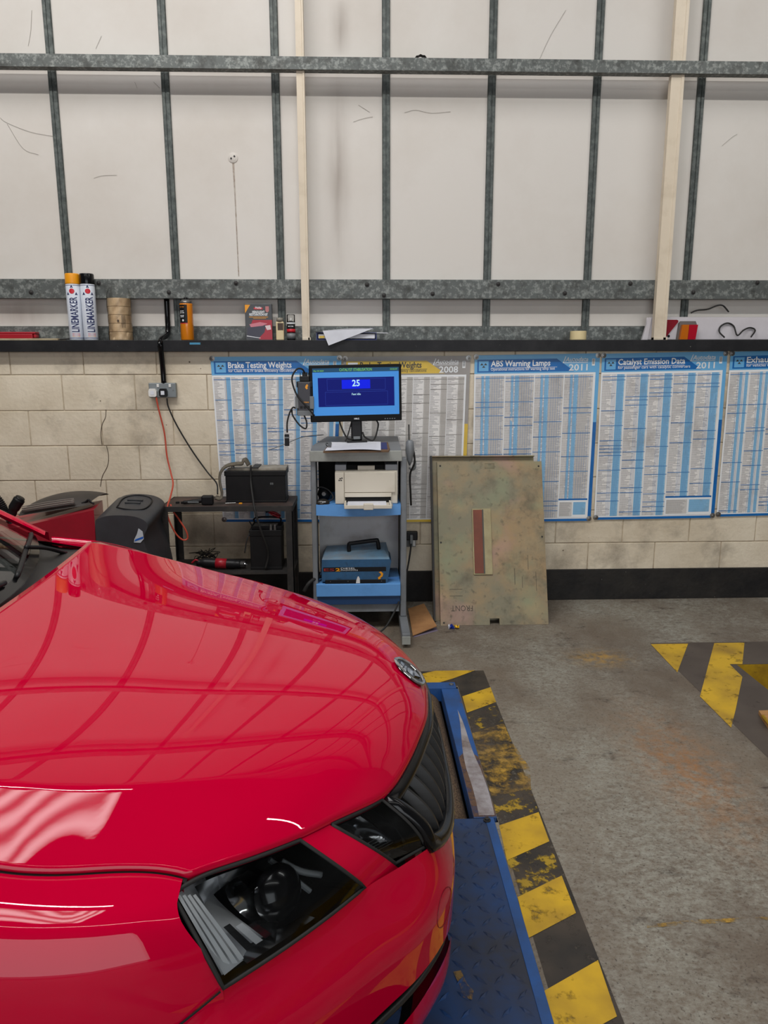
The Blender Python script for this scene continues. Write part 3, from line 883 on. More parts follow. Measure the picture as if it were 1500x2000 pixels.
def scaled(surf, u0, u1, v0, v1, d0, d1=None, nu=10, nv=6):
    d1 = d0 if d1 is None else d1
    return grid(lambda u, v: surf(lerp(u0, u1, u), lerp(v0, v1, v), lerp(d0, d1, v)), nu, nv)
for sg in (1, -1):
    lp, sf = lamp('headlight', OT, OB, sg, 0.11, 1)
    # chrome reflector cup towards the wing, dark projector bowl, chrome strip along the top, wing-side clear fins
    def cup(u, v, sf=sf):
        a = lerp(0.15*PI, 0.85*PI, u)
        return sf(0.04+0.30*v, 0.06+0.88*u, 0.015+0.075*math.sin(PI*u)*v+0.02*v)
    obj('reflector', grid(cup, 14, 10), M_SATIN, lp, smooth=True)
    def cup2(u, v, sf=sf):
        return sf(0.36+0.16*v, 0.22+0.70*u, 0.020+0.055*math.sin(PI*u)*(1-v)+0.05*v)
    obj('reflector', grid(cup2, 14, 8), M_SHINE, lp, smooth=True)
    obj('daylight_strip', grid(lambda u, v, sf=sf: sf(lerp(0.20, 0.90, u), lerp(0.07, lerp(0.30, 0.085, u), v), lerp(0.012, 0.045, v)), 16, 4), M_SHINE, lp, smooth=True)
    obj('daylight_strip', grid(lambda u, v, sf=sf: sf(lerp(0.16, 0.62, u), lerp(lerp(0.86, 0.955, u), 0.965, v), lerp(0.040, 0.014, v)), 14, 3), M_SHINE, lp, smooth=True)
    for k in range(4):
        obj('lens_fin', scaled(sf, 0.035+0.036*k, 0.060+0.036*k, 0.06+0.02*k, 0.95-0.01*k, 0.010, 0.022, 2, 8), M_SATIN, lp, smooth=True)
    for k in range(3):
        obj('reflector_facet', scaled(sf, 0.20+0.06*k, 0.245+0.06*k, 0.58+0.06*k, 0.84, 0.045, 0.018, 3, 4), M_SATIN if k == 1 else M_SHINE, lp)
    obj('adjuster', T([sf(0.82, 0.25, 0.05), sf(0.86, 0.45, 0.05), sf(0.93, 0.60, 0.04)], 0.006, n=6), M_GREYP, lp, smooth=True)
    obj('lamp_frame', T([sf(0.78, 0.20, 0.06), sf(0.80, 0.80, 0.06)], 0.005, n=6, sub=1), M_GREYP, lp)
    c = sf(0.62, 0.55, 0.055); c2 = sf(0.62, 0.55, 0.0)
    d = (c2-c).normalized()
    def bowl(u, v, c=c, d=d):
        r = 0.046*math.sin(v*PI/2); h = 0.030*math.cos(v*PI/2)
        e1 = d.cross(Vector((0, 0, 1))).normalized(); e2 = d.cross(e1)
        return c+e1*r*math.cos(2*PI*u)+e2*r*math.sin(2*PI*u)+d*h
    obj('projector_lens', grid(bowl, 24, 8), M_BLACKG, lp, smooth=True)
    ip, sf2 = lamp('inner_headlight', IT, IB, sg, 0.07, 2)
    obj('reflector', grid(lambda u, v: sf2(0.10+0.48*u, 0.10+0.55*v, 0.02+0.045*math.sin(PI*u)*v), 10, 8), M_SHINE, ip, smooth=True)
    for k in range(5):
        obj('lens_fin', scaled(sf2, 0.10, 0.62, 0.50+0.05*k, 0.525+0.05*k, 0.026, 0.030, 6, 1), M_GREYP, ip)
    obj('reflector', scaled(sf2, 0.14, 0.58, 0.78, 0.95, 0.045, 0.012), M_SHINE, ip, smooth=True)
    obj('lamp_divider', scaled(sf2, 0.06, 0.72, 0.745, 0.785, 0.008, 0.012, 6, 1), M_BLACK, ip)
    # red bridge between the two lamps
    bt = [Vector(q) for q in edge_z([(0, 0.596, 0), (0, 0.571, 0), (0, 0.546, 0)], 0.009)]
    bb_ = [Vector((0.197, 0.573, 0.668)), Vector((0.168, 0.532, 0.660)), Vector((0.141, 0.495, 0.654))]
    def bridge(u, v, sg=sg):
        a = cr(bt, 8); b = cr(bb_, 8); p = a[int(u*16+0.5)].lerp(b[int(u*16+0.5)], v*1.10)
        bul = 0.017*math.sin(PI*min(1, v*1.1))-0.003*max(0, v*1.1-1)*10
        dn = Vector((p.x-0.95, p.y, 0)).normalized()
        return C(p.x+dn.x*bul, sg*(p.y+dn.y*bul), p.z)
    obj('lamp_bridge', grid(bridge, 16, 10), M_RED, car, smooth=True)
    # backing so nothing shows through the shut lines
    def backing(u, v, sg=sg):
        t = lerp(0.42, 0.77, u); s = s_front(min(t, 0.713))+0.13+max(0, t-0.713)*1.2
        return C(s, sg*(t-0.03), lerp(0.74, 0.55, v))
    obj('inner_panel', grid(backing, 12, 2), M_DARK, car)
# body seam from the lamp back to the wheel arch
pts = [C(0.416, 0.784, 0.664), C(0.45, 0.806, 0.650), C(0.50, 0.831, 0.626), C(0.545, 0.848, 0.604)]
obj('shut_line', T(pts, 0.0016, n=5), M_DARK, car)

# --- cowl, windscreen, pillars, wipers, cabin
def ws_base(q): return Vector((1.092+0.20*q*q, q*0.725, 1.002+0.014*q*q))
def ws_top(q): return Vector((1.93+0.12*q*q, q*0.575, 1.415-0.02*q*q))
def ws(u, v, off=0.0):
    q = -1+2*u; a, b = ws_base(q), ws_top(q); p = a.lerp(b, v)
    return C(p.x, p.y, p.z+0.035*math.sin(PI*v)+off)
obj('windscreen', grid(lambda u, v: ws(u, v), 32, 12), M_GLASS, car, smooth=True)
def cowl(u, v):
    q = -1+2*u; s, t = s_rear(q)+0.004, q*0.792
    a = Vector((s, t, z_top(s, t)-0.024)); b = ws_base(q); b = Vector((b.x+0.02, b.y, b.z-0.006))
    p = a.lerp(b, v)
    return C(p.x, p.y, p.z-0.018*math.sin(PI*v))
obj('cowl_panel', grid(cowl, 32, 5), M_TRIM, car, smooth=True)
obj('windscreen_frit', grid(lambda u, v: ws(u, v*0.03, 0.002), 32, 1), M_BLACKG, car, smooth=True)
for sg in (1, -1):
    def pillar(u, v, sg=sg):
        b, tp = ws_base(1.0), ws_top(1.0); p = b.lerp(tp, u)
        w = [(0.0, 0.0, 0.004), (0.018, 0.022, 0.012), (0.030, 0.052, 0.002), (0.034, 0.060, -0.03)]
        x = v*3; i = min(int(x), 2); f = x-i
        o = [lerp(w[i][k], w[i+1][k], f) for k in range(3)]
        return C(p.x+o[0]*0.3-0.03*(1-u), sg*(p.y+o[1]), p.z+0.035*math.sin(PI*u)+o[2])
    obj('a_pillar', grid(pillar, 16, 6), M_RED, car, smooth=True)
    # black corner filler between wing, cowl and pillar
    cn = [C(1.12, sg*0.79, z_top(1.12, 0.79)-0.03), C(1.30, sg*0.845, 0.955), C(1.50, sg*0.82, 1.00), C(1.42, sg*0.745, 1.005), C(1.25, sg*0.70, 1.005)]
    bm = bmesh.new(); bm.faces.new([bm.verts.new(p) for p in cn]); obj('corner_trim', bm, M_TRIM, car)
    # door with window, simple but whole
    def door(u, v, sg=sg):
        s = lerp(1.275, 2.55, u); tm = t_max(s)
        z = lerp(0.955-0.01*u, 0.22, v); t = tm-0.05*max(0, 1-v*5)**2-0.012*v
        return C(s, sg*t, z)
    dr = obj('door', grid(door, 10, 14), M_RED, car, smooth=True)
    obj('side_window', grid(lambda u, v, sg=sg: C(lerp(1.42+0.62*v, 2.5, u), sg*lerp(0.845, 0.63, v), lerp(0.955, 1.37, v)), 8, 6), M_GLASS, car)
def roof(u, v):
    q = -1+2*u; p = ws_top(q); s = lerp(p.x, 2.6, v)
    return C(s, p.y*(1+0.04*v), p.z+0.035*math.sin(v*PI/2)*(1-q*q*0.4))
obj('roof', grid(roof, 20, 10), M_RED, car, smooth=True)
dash = bmesh.new(); box(dash, AX-1.85, AX-1.25, -0.70, 0.70, 0.80, 0.955, bev=0.03)
obj('dashboard', dash, mat('dashboard_plastic', rgb(38, 38, 40), 0.6), car)
wheel = T([C(1.86, 0.36+0.18*math.cos(a), 0.99+0.17*math.sin(a)) for a in [2*PI*k/20 for k in range(21)]], 0.016, n=8, sub=1)
obj('steering_wheel', wheel, M_BLACK, car, smooth=True)
obj('cabin_floor', B(AX-2.6, AX-1.2, -0.8, 0.8, 0.25, 0.28), M_DARK, car)
obj('engine_bay', B(AX-1.1, AX-0.22, -0.60, 0.60, 0.22, 0.60), M_DARK, car)
for (q0, q1, vv) in ((-0.95, -0.30, 0.020), (-0.20, 0.55, 0.03)):
    pts = []
    for k in range(9):
        q = lerp(q0, q1, k/8); p = ws((q+1)/2, vv+0.02*math.sin(PI*k/8), 0.010); pts.append(p)
    wp = obj('wiper', T(pts, 0.007, n=6, sub=2), M_BLACK, car, smooth=True)
    piv = C(s_rear(q0)+0.07, q0*0.70, 0.972)
    obj('wiper_arm', T([piv, piv.lerp(pts[4], 0.5)+Vector((0, 0, 0.012)), pts[4]+Vector((0, 0, 0.010))], 0.007, n=6), M_BLACK, wp, smooth=True)

# ------------------------------------------------------------------ roller bed and tread plate
M_BLUE = mat('blue_painted_steel', rgb(34, 84, 150), 0.5, col2=rgb(40, 62, 96), scale=5, lo=0.4, hi=0.7, col3=rgb(122, 78, 48), scale3=16, lo3=0.66, hi3=0.74)
M_BLUED = mat('scuffed_blue_tread_plate', rgb(34, 66, 114), 0.5, col2=rgb(50, 54, 66), scale=3.0, lo=0.38, hi=0.60, spec=0.35, col3=rgb(120, 92, 62), scale3=22, lo3=0.68, hi3=0.78)
M_GRIT = mat('gritty_brown_roller_coating', rgb(120, 98, 74), 0.9, col2=rgb(70, 54, 42), scale=160, detail=2, lo=0.42, hi=0.58, bump=0.9, bscale=170)
bed = thing('brake_roller_bed', 'blue steel roller bed frame with gritty rollers set into the floor under the car', 'roller bed', (0, 2.9, 0))
def loc(p, o): return Vector(p)-Vector(o)
def wb(name, x0, x1, y0, y1, z0, z1, m, par, bev=0.002, org=None):
    L0 = org if org is not None else par.location
    return obj(name, B(x0-L0[0], x1-L0[0], y0-L0[1], y1-L0[1], z0-L0[2], z1-L0[2], bev=bev), m, par)
wb('end_bar', -0.25, 0.462, 3.385, 3.452, -0.05, 0.022, M_BLUE, bed)
wb('side_bar', 0.388, 0.470, 2.335, 3.385, -0.05, 0.018, M_BLUE, bed)
# worn bare strip along the side bar
def worn(u, v):
    y = lerp(2.345, 3.16, u); w = 0.028*min(1, (1-u)*1.6)
    return (0.436+lerp(-w, w, v)-0+0.004*math.sin(u*9), y-2.9, 0.0190)
M_WORN = mat('rubbed_bare_steel', rgb(176, 172, 176), 0.4, 0.3, col2=rgb(110, 92, 84), scale=9, lo=0.45, hi=0.7)
obj('worn_strip', grid(worn, 24, 2), M_WORN, bed)
obj('rust_wear', grid(lambda u, v: (lerp(0.389, 0.469, v), lerp(2.337, 2.80-0.12*abs(v-0.5), u)-2.9, 0.0186), 10, 6), paint_mat('brown_rust_wear', rgb(86, 64, 50), rgb(108, 80, 60), 0.30, 0.55), bed)
for xr, yo in ((0.290, 0), (-0.10, 0), (0.290, -2.08), (-0.10, -2.08)):
    ro = obj('roller', LA([(0.02, 2.345-2.9), (0.090, 2.345-2.9), (0.094, 2.355-2.9), (0.094, 3.365-2.9), (0.090, 3.375-2.9), (0.02, 3.375-2.9)], n=36, axis='y', c=(xr, yo, -0.080)), M_GRIT, bed, smooth=True)
obj('bolt', LA([(0.011, 0), (0.011, 0.005), (0.006, 0.007)], n=10, c=(0.441, 0.52, 0.022)), M_STEEL, bed)
pltx0, pltx1 = -0.25, 0.458
plate = thing('tread_plate', 'blue chequer tread plate with rusty edge in the floor in front of the camera', 'floor plate', (0.0, 1.2, 0))
wb('plate', pltx0, pltx1, 1.302, 2.333, 0.0005, 0.016, M_BLUED, plate, 0.002)
bm = bmesh.new()
def lozenge(bm, cx, cy, ang):
    a, b, h = 0.024, 0.0065, 0.0042
    ca, sa = math.cos(ang), math.sin(ang)
    def q(x, y, z): return bm.verts.new((cx+x*ca-y*sa, cy+x*sa+y*ca, z))
    base = [q(-a, 0, 0.0158), q(0, -b, 0.0158), q(a, 0, 0.0158), q(0, b, 0.0158)]
    t0, t1 = q(-a*0.45, 0, 0.016+h), q(a*0.45, 0, 0.016+h)
    bm.faces.new((base[0], base[1], t0)); bm.faces.new((base[1], base[2], t1, t0)) ; bm.faces.new((base[2], base[3], t1)); bm.faces.new((base[3], base[0], t0, t1))
step = 0.050
for i in range(-6, 10):
    for j in range(0, 22):
        x = i*step; y = 1.34+j*step
        if x < pltx0+0.03 or x > pltx1-0.045 or y > 2.30: continue
        lozenge(bm, x, y-1.2, PI/4 if (i+j) % 2 else -PI/4)
tag(obj('tread_pattern', bm, M_BLUED, plate), kind='stuff')
wb('edge_strip', pltx1-0.030, pltx1, 1.302, 2.333, 0.016, 0.0185, M_BLUE, plate, 0.001)
M_RUST = mat('rust', rgb(120, 72, 44), 0.8, col2=rgb(80, 52, 38), scale=20)
obj('bolt', LA([(0.013, 0), (0.013, 0.004), (0.008, 0.004), (0.008, 0.010), (0.003, 0.011)], n=12, c=(0.432, 1.115, 0.0185)), M_DUSTY, plate)
# orange scuff left on the plate
M_SCUFF = paint_mat('orange_scuff', rgb(150, 116, 52), rgb(110, 92, 56), 0.44, 0.56)
sp = [G(x, y, 0.019)-Vector((0, 1.2, 0)) for x, y in ((885, 1898), (900, 1895), (912, 1920), (925, 1935), (922, 1952), (905, 1948), (898, 1925))]
bm = bmesh.new(); bm.faces.new([bm.verts.new(p) for p in sp]); obj('scuff_mark', bm, M_SCUFF, plate)

# ------------------------------------------------------------------ shelf of black steel channel
YS = 4.735
zs1 = W(750, 664, YS).z; zs0 = W(750, 686, YS).z
xj = W(313, 675, YS).x
shelf = tag(thing('steel_shelf', 'long black steel channel shelf running above the posters', 'shelf', (0, YS, zs1)), kind=None)
for x0, x1 in ((-3.2, xj-0.006), (xj+0.012, 3.6)):
    wb('channel', x0, x1, YS, YS+0.006, zs0, zs1, M_BLACKP, shelf, 0.002)
    wb('shelf_top', x0, x1, YS+0.006, YP-0.018, zs1-0.006, zs1, M_BLACKP, shelf, 0.0)
    wb('channel_lip', x0, x1, YS+0.006, YS+0.05, zs0, zs0+0.006, M_BLACKP, shelf, 0.0)
sm_ = W(380, 671, YS); obj('paint_smear', B(sm_.x-0.030, sm_.x+0.036, -0.0006, 0.0, sm_.z-zs1-0.006, sm_.z-zs1+0.006), paint_mat('blue_smear', rgb(60, 140, 180), rgb(90, 150, 176), 0.36, 0.5), shelf)
def shelf_pt(px, Y): return Vector((W(px, 660, Y).x, Y, zs1))

# vertical trunking posts
for px0, px1, lab in ((583, 597, 'narrow cream plastic trunking post standing on the shelf beside the folder'), (1281, 1305, 'wide cream plastic trunking post standing in front of the trailer light board')):
    Yq = 4.775+0.024
    xa, xb = W(px0+7, 640, Yq).x, W(px1+8, 640, Yq).x
    if px0 > 1000: xa, xb = W(1278, 640, Yq).x, W(1302, 640, Yq).x
    t = thing('trunking_post', lab, 'trunking', ((xa+xb)/2, Yq, zs1), group=None)
    w = (xb-xa)/2
    prof = [(-w, 0), (w*0.45, 0), (w*0.55, -0.004), (w*0.95, -0.004), (w, 0.004), (w, 0.04), (-w, 0.04)]
    obj('post', P(prof, 'z', 0.0, 2.6), M_CREAM, t)
    obj('foot', B(-w*1.0, w*1.25, -0.004, 0.044, 0.0, 0.018, bev=0.002), M_CREAM, t)

# ------------------------------------------------------------------ wall charts
def fine_print(name, paper, ink, rows, density):
    """rows of small print: u counts columns (whole part = which column), v is metres down the sheet; every row has its own length"""
    M = bpy.data.materials.new(name); M.use_nodes = True
    nt = M.node_tree; N = nt.nodes; L = nt.links; b = N['Principled BSDF']; b.inputs['Roughness'].default_value = 0.45
    uv = N.new('ShaderNodeUVMap'); uv.uv_map = 'UVMap'
    sep = N.new('ShaderNodeSeparateXYZ'); L.new(uv.outputs[0], sep.inputs[0])
    def ma(op, a, b_=None, c=None):
        n = N.new('ShaderNodeMath'); n.operation = op
        for i, q in enumerate((a, b_, c)):
            if q is None: continue
            if isinstance(q, (int, float)): n.inputs[i].default_value = q
            else: L.new(q, n.inputs[i])
        return n.outputs[0]
    y = ma('MULTIPLY', sep.outputs[1], rows); row = ma('FLOOR', y); fy = ma('FRACT', y)
    col = ma('FLOOR', sep.outputs[0]); fx_ = ma('FRACT', sep.outputs[0])
    cb_ = N.new('ShaderNodeCombineXYZ'); L.new(row, cb_.inputs[0]); L.new(col, cb_.inputs[1])
    wn = N.new('ShaderNodeTexWhiteNoise'); wn.noise_dimensions = '2D'; L.new(cb_.outputs[0], wn.inputs['Vector'])
    ln = ma('MULTIPLY_ADD', wn.outputs['Value'], 0.45, density)
    inside = ma('LESS_THAN', fx_, ln); line = ma('LESS_THAN', fy, 0.5)
    n2 = N.new('ShaderNodeTexNoise'); n2.inputs['Scale'].default_value = 30.0; L.new(uv.outputs[0], n2.inputs['Vector'])
    br_ = ma('MULTIPLY_ADD', n2.outputs['Fac'], 0.9, 0.25)
    mk = ma('MULTIPLY', ma('MULTIPLY', inside, line), br_)
    mx = N.new('ShaderNodeMix'); mx.data_type = 'RGBA'; mx.inputs['A'].default_value = paper; mx.inputs['B'].default_value = ink
    L.new(mk, mx.inputs['Factor'])
    # grime
    g = N.new('ShaderNodeTexNoise'); g.inputs['Scale'].default_value = 4.0; g.inputs['Detail'].default_value = 8; g.inputs['Roughness'].default_value = 0.7
    L.new(N.new('ShaderNodeNewGeometry').outputs['Position'], g.inputs['Vector'])
    gr_ = N.new('ShaderNodeMapRange'); gr_.inputs['From Min'].default_value = 0.50; gr_.inputs['From Max'].default_value = 0.85; gr_.inputs['To Max'].default_value = 0.7; L.new(g.outputs['Fac'], gr_.inputs['Value'])
    m2 = N.new('ShaderNodeMix'); m2.data_type = 'RGBA'; L.new(gr_.outputs['Result'], m2.inputs['Factor']); L.new(mx.outputs['Result'], m2.inputs['A']); m2.inputs['B'].default_value = rgb(120, 110, 100)
    L.new(m2.outputs['Result'], b.inputs['Base Color'])
    return M
M_PRINT = fine_print('table_print', rgb(232, 229, 226), rgb(138, 136, 140), 130, 0.16)
M_PRINTD = fine_print('dense_table_print', rgb(208, 205, 202), rgb(150, 148, 148), 130, 0.60)
M_PB = mat('print_blue', rgb(0, 108, 186), 0.4, col2=rgb(6, 92, 160), scale=6)
M_PL = mat('print_light_blue', rgb(98, 170, 222), 0.4, col2=rgb(112, 180, 226), scale=6)
M_PC = fine_print('print_pale_blue_column', rgb(140, 190, 224), rgb(108, 164, 206), 130, 0.65)
M_PLINE = mat('print_line_blue', rgb(48, 118, 182), 0.45)
M_PGL = mat('print_line_grey', rgb(140, 136, 130), 0.45)
M_PY = mat('print_yellow', rgb(226, 190, 60), 0.4, col2=rgb(206, 172, 60), scale=6)
M_PG = mat('print_grey', rgb(158, 154, 150), 0.4, col2=rgb(146, 140, 136), scale=6)
M_PW = mat('print_white', rgb(236, 238, 240), 0.45)
M_PS = mat('print_silver', rgb(228, 231, 234), 0.4)
M_PK = mat('print_dark', rgb(60, 58, 56), 0.45)
M_BAND_G = fine_print('print_grey_column', rgb(196, 191, 186), rgb(160, 156, 150), 130, 0.65)

def chart(label, corners, title, sub, year, style, cols, seed, brand=True):
    """corners in the photograph: top-left, top-right, bottom-right, bottom-left, all on the block wall"""
    rnd = random.Random(seed)
    YC = DW-0.0045
    tl, tr, br_, bl = [W(x, y, YC) for x, y in corners]
    org = Vector(((tl.x+tr.x)/2, YC, min(bl.z, br_.z)))
    root = thing('wall_chart', label, 'poster', org)
    wid = (tr-tl).length; hei = (tl-bl).length
    ph = rnd.uniform(0, 6)
    def S(u, v, off=0.0):     # u right, v down
        p = tl.lerp(tr, u).lerp(bl.lerp(br_, u), v)
        wv = 0.0022*math.sin(5.5*u+ph)*math.sin(PI*min(1, v*1.02))+0.0015*math.sin(9*v+ph*2)*v
        return Vector((p.x, YC-0.002-abs(wv)-off, p.z))-org
    def patch(name, u0, u1, v0, v1, m, off, nu=None, nv=None, par=root, col=0):
        nu = nu or max(1, int((u1-u0)*14)); nv = nv or max(1, int((v1-v0)*20))
        bm = bmesh.new(); uvl = bm.loops.layers.uv.new('UVMap')
        V = [[(bm.verts.new(S(lerp(u0, u1, i/nu), lerp(v0, v1, j/nv), off)), (col+0.002+0.996*i/nu, -lerp(v0, v1, j/nv)*hei)) for j in range(nv+1)] for i in range(nu+1)]
        for i in range(nu):
            for j in range(nv):
                q = (V[i][j], V[i][j+1], V[i+1][j+1], V[i+1][j])
                f = bm.faces.new([k[0] for k in q])
                for lp_, k in zip(f.loops, q): lp_[uvl].uv = k[1]
        return obj(name, bm, m, par)
    blue = style == 'blue'
    MB, ML, MLN = (M_PB, M_PL, M_PLINE) if blue else (M_PY, M_PG, M_PGL)
    # the sheet with a back, so that it has thickness
    bm = bmesh.new()
    grid(lambda u, v: S(u, v, 0), 20, 24, bm); grid(lambda u, v: S(u, v, -0.0012), 20, 24, bm)
    sheet = obj('sheet', bm, M_PRINT if False else M_PW, root)
    hv = 0.108
    patch('header_band', 0, 1, 0.0, hv, ML, 0.0006)
    # title flash with a slanted right end
    def flash(u, v):
        ue = lerp(0.655, 0.80, v) if title else 0.7
        return S(lerp(0.022, ue, u), lerp(0.026, hv-0.008, v), 0.0010)
    obj('title_band', grid(flash, 14, 3), MB, root)
    patch('side_band', 0.972, 1.0, hv, 0.40, ML, 0.0006)
    patch('side_band', 0.972, 1.0, 0.40, 0.985, MB, 0.0006)
    patch('bottom_band', 0.0, 1.0, 0.985, 1.0, MB, 0.0006)
    # certification emblem: three triangles
    patch('emblem_tile', 0.035, 0.112, 0.034, hv-0.016, M_PL if blue else M_PS, 0.0013)
    for cu, cv, up in ((0.058, 0.052, 1), (0.088, 0.052, 1), (0.073, 0.066, 1)):
        bm = bmesh.new(); pts = [S(cu-0.013, cv+0.006, 0.0017), S(cu+0.013, cv+0.006, 0.0017), S(cu, cv-0.006, 0.0017)]
        bm.faces.new([bm.verts.new(p) for p in pts]); obj('emblem_triangle', bm, M_PK, root)
    R = (S(1, 0)-S(0, 0)); U = (S(0, 0)-S(0, 1))
    tw = {'Brake Testing Weights': 0.485, 'ABS Warning Lamps': 0.475, 'Catalyst Emission Data': 0.535}.get(title, 0.50)
    text(title, 0.052, S(0.130, 0.066, 0.0018), R, U, M_PW if blue else M_PK, root, width=tw*wid, off=0.022)
    patch('title_rule', 0.130, 0.66, 0.0735, 0.0755, M_PW if blue else M_PK, 0.0018)
    text(sub, 0.026, S(0.130, 0.090, 0.0018), R, U, M_PW if blue else M_PK, root, width=min(0.60, tw*1.08)*wid, off=0.008)
    text('Autodata', 0.040, S(0.722, 0.045, 0.0018), R, U, M_PS, root, width=0.185*wid, off=0.015, shear=0.25)
    patch('logo_rule', 0.705, 0.905, 0.050, 0.053, M_PS, 0.0018)
    bm = bmesh.new(); bm.faces.new([bm.verts.new(S(a, b_, 0.0018)) for a, b_ in ((0.703, 0.053), (0.712, 0.053), (0.730, 0.014), (0.724, 0.014))]); obj('logo_slash', bm, M_PS, root)
    text(year, 0.056, S(0.755, 0.096, 0.0018), R, U, M_PS, root, width=0.15*wid, off=0.02)
    patch('barcode', 0.938, 0.962, 0.030, 0.070, M_PW, 0.0014); 
    for k in range(5): patch('barcode_bar', 0.941, 0.959, 0.033+0.006*k, 0.036+0.006*k, M_PK, 0.0018, 1, 1)
    # table body
    b0, b1, vT, vB = 0.012, 0.962, hv+0.012, 0.978
    cw = (b1-b0)/cols['n']
    for c in range(cols['n']):
        u0 = b0+cw*c; u1 = u0+cw*0.965
        patch('table_print', u0, u0+cw, vT, vB, M_PRINT, 0.0005, 2, 20, root, c+seed*10)
        for (a, b_, kind) in cols['bands']:
            m = {'blue': M_PC if blue else M_BAND_G, 'dense': M_PRINTD, 'grey': M_BAND_G}[kind]
            patch('column_band', u0+cw*a, u0+cw*b_, vT, vB, m, 0.0010, 1, 20, root, c+seed*10+5)
        for a in cols['lines']:
            patch('column_rule', u0+cw*a-0.0008, u0+cw*a+0.0008, vT, vB, MLN if blue else M_PGL, 0.0012, 1, 20)
        patch('column_gutter', u1+0.001, u0+cw-0.001, vT, vB, M_PW, 0.0013, 1, 20)
        v = vT+0.012
        vs_ = [v]
        while v < vB-0.05:
            v += rnd.choice([0.02, 0.03, 0.05, 0.09, 0.14, 0.18, 0.12]); vs_.append(v)
        for v in vs_:
            if v > vB-0.01: continue
            patch('row_rule', u0, u1, v, v+0.0035, MLN if blue else M_PGL, 0.0015, 2, 1)
    if cols.get('note'):
        a, b_ = cols['note']
        patch('note_box', a, b1, 0.865, 0.978, M_PW, 0.0019, 4, 2); patch('note_head', a, b1, 0.860, 0.870, MB, 0.0022, 4, 1)
        patch('note_cell', a+0.01, lerp(a, b1, 0.48), 0.882, 0.970, M_PRINTD, 0.0022, 2, 2); patch('note_cell', lerp(a, b1, 0.52), b1-0.012, 0.882, 0.960, M_PC, 0.0022, 2, 2)
    for (u, v) in ((0.012, 0.010), (0.985, 0.012), (0.985, 0.985), (0.012, 0.985)):
        p = S(u, v, 0.0)
        obj('fixing_washer', LA([(0.017, p.y+0.001), (0.017, p.y-0.003), (0.007, p.y-0.004), (0.007, p.y-0.007), (0.002, p.y-0.008)], n=14, axis='y', c=(p.x, 0, p.z)), M_STEEL, root)
    return root
C7 = dict(n=7, bands=[(0.66, 0.70, 'grey'), (0.72, 0.79, 'blue'), (0.80, 0.87, 'blue'), (0.88, 0.95, 'blue')], lines=[0.62, 0.71, 0.795, 0.875])
CG = dict(n=7, bands=[(0.64, 0.72, 'grey'), (0.74, 0.82, 'grey'), (0.84, 0.94, 'grey')], lines=[0.62, 0.73, 0.83, 0.95])
C4 = dict(n=4, bands=[(0.20, 0.27, 'blue'), (0.33, 0.46, 'blue'), (0.48, 0.96, 'dense')], lines=[0.19, 0.28, 0.32, 0.47, 0.56, 0.64, 0.72, 0.80, 0.88], note=(0.72, 0))
C5 = dict(n=5, bands=[(0.60, 0.92, 'blue')], lines=[0.42, 0.48, 0.54, 0.66, 0.72, 0.78, 0.84], note=(0.58, 0))
C6 = dict(n=6, bands=[(0.46, 0.60, 'blue'), (0.74, 0.90, 'blue')], lines=[0.40, 0.62, 0.68])
chart('blue brake testing weights chart on the block wall left of the monitor', [(411, 697), (667, 695), (655, 1019), (436, 1019)], 'Brake Testing Weights', 'for Class III & IV brake efficiency calculations', '2011', 'blue', C7, 1)
chart('yellow and grey 2008 brake testing weights chart half hidden behind the monitor', [(671, 697), (919, 695), (906, 1018), (668, 1021)], 'Brake Testing Weights', 'for Class III & IV brake efficiency calculations', '2008', 'yellow', CG, 2)
chart('blue ABS warning lamps chart behind the leaning steel panels', [(927, 694), (1172, 690), (1153, 1017), (921, 1020)], 'ABS Warning Lamps', 'Operational instructions for warning lamp test', '2011', 'blue', C4, 3)
chart('blue catalyst emission data chart on the block wall', [(1176, 691), (1421, 686), (1394, 1011), (1160, 1015)], 'Catalyst Emission Data', 'for passenger cars with catalytic converters', '2011', 'blue', C5, 4)
chart('blue exhaust chart cut off by the right edge of the photo', [(1427, 687), (1676, 681), (1640, 1003), (1399, 1009)], 'Exhaust Emission', 'for vehicles without catalytic converters', '2011', 'blue', C6, 5)

# ------------------------------------------------------------------ things on the shelf
def at_shelf(px, Y): return shelf_pt(px, Y)
def pxm(Y): return FPX/(Y*0.985)          # pixels per metre near the horizon
M_CAN = mat('white_can_print', rgb(222, 228, 238), 0.25, coat=0.4)
M_NAVY = mat('navy_print', rgb(34, 44, 92), 0.35)
M_PRED = mat('red_print', rgb(206, 30, 46), 0.4)
M_AMB = mat('amber_cap', rgb(240, 158, 16), 0.4)
def wrap_text(s, size, r, z0, ang0, material, parent, width, vertical=True, off=0.02):
    """lettering running up a can, bent round its side; ang0 is the angle of its centre line (0 faces the camera)"""
    o = text(s, size, (0, 0, 0), (1, 0, 0), (0, 0, 1), material, parent, width=width, off=off)
    bm = bmesh.new(); bm.from_mesh(o.data); bmesh.ops.triangulate(bm, faces=bm.faces)
    bmesh.ops.subdivide_edges(bm, edges=bm.edges, cuts=3, use_grid_fill=True); bm.to_mesh(o.data); bm.free()
    for v in o.data.vertices:
        run, hgt = v.co.x, v.co.z-size*0.36
        if vertical: zz, aa = z0+run, ang0-hgt/r
        else: zz, aa = z0+hgt, ang0+run/r-width/2/r
        v.co = Vector((math.sin(aa)*(r+0.0006), -math.cos(aa)*(r+0.0006), zz))
    return o
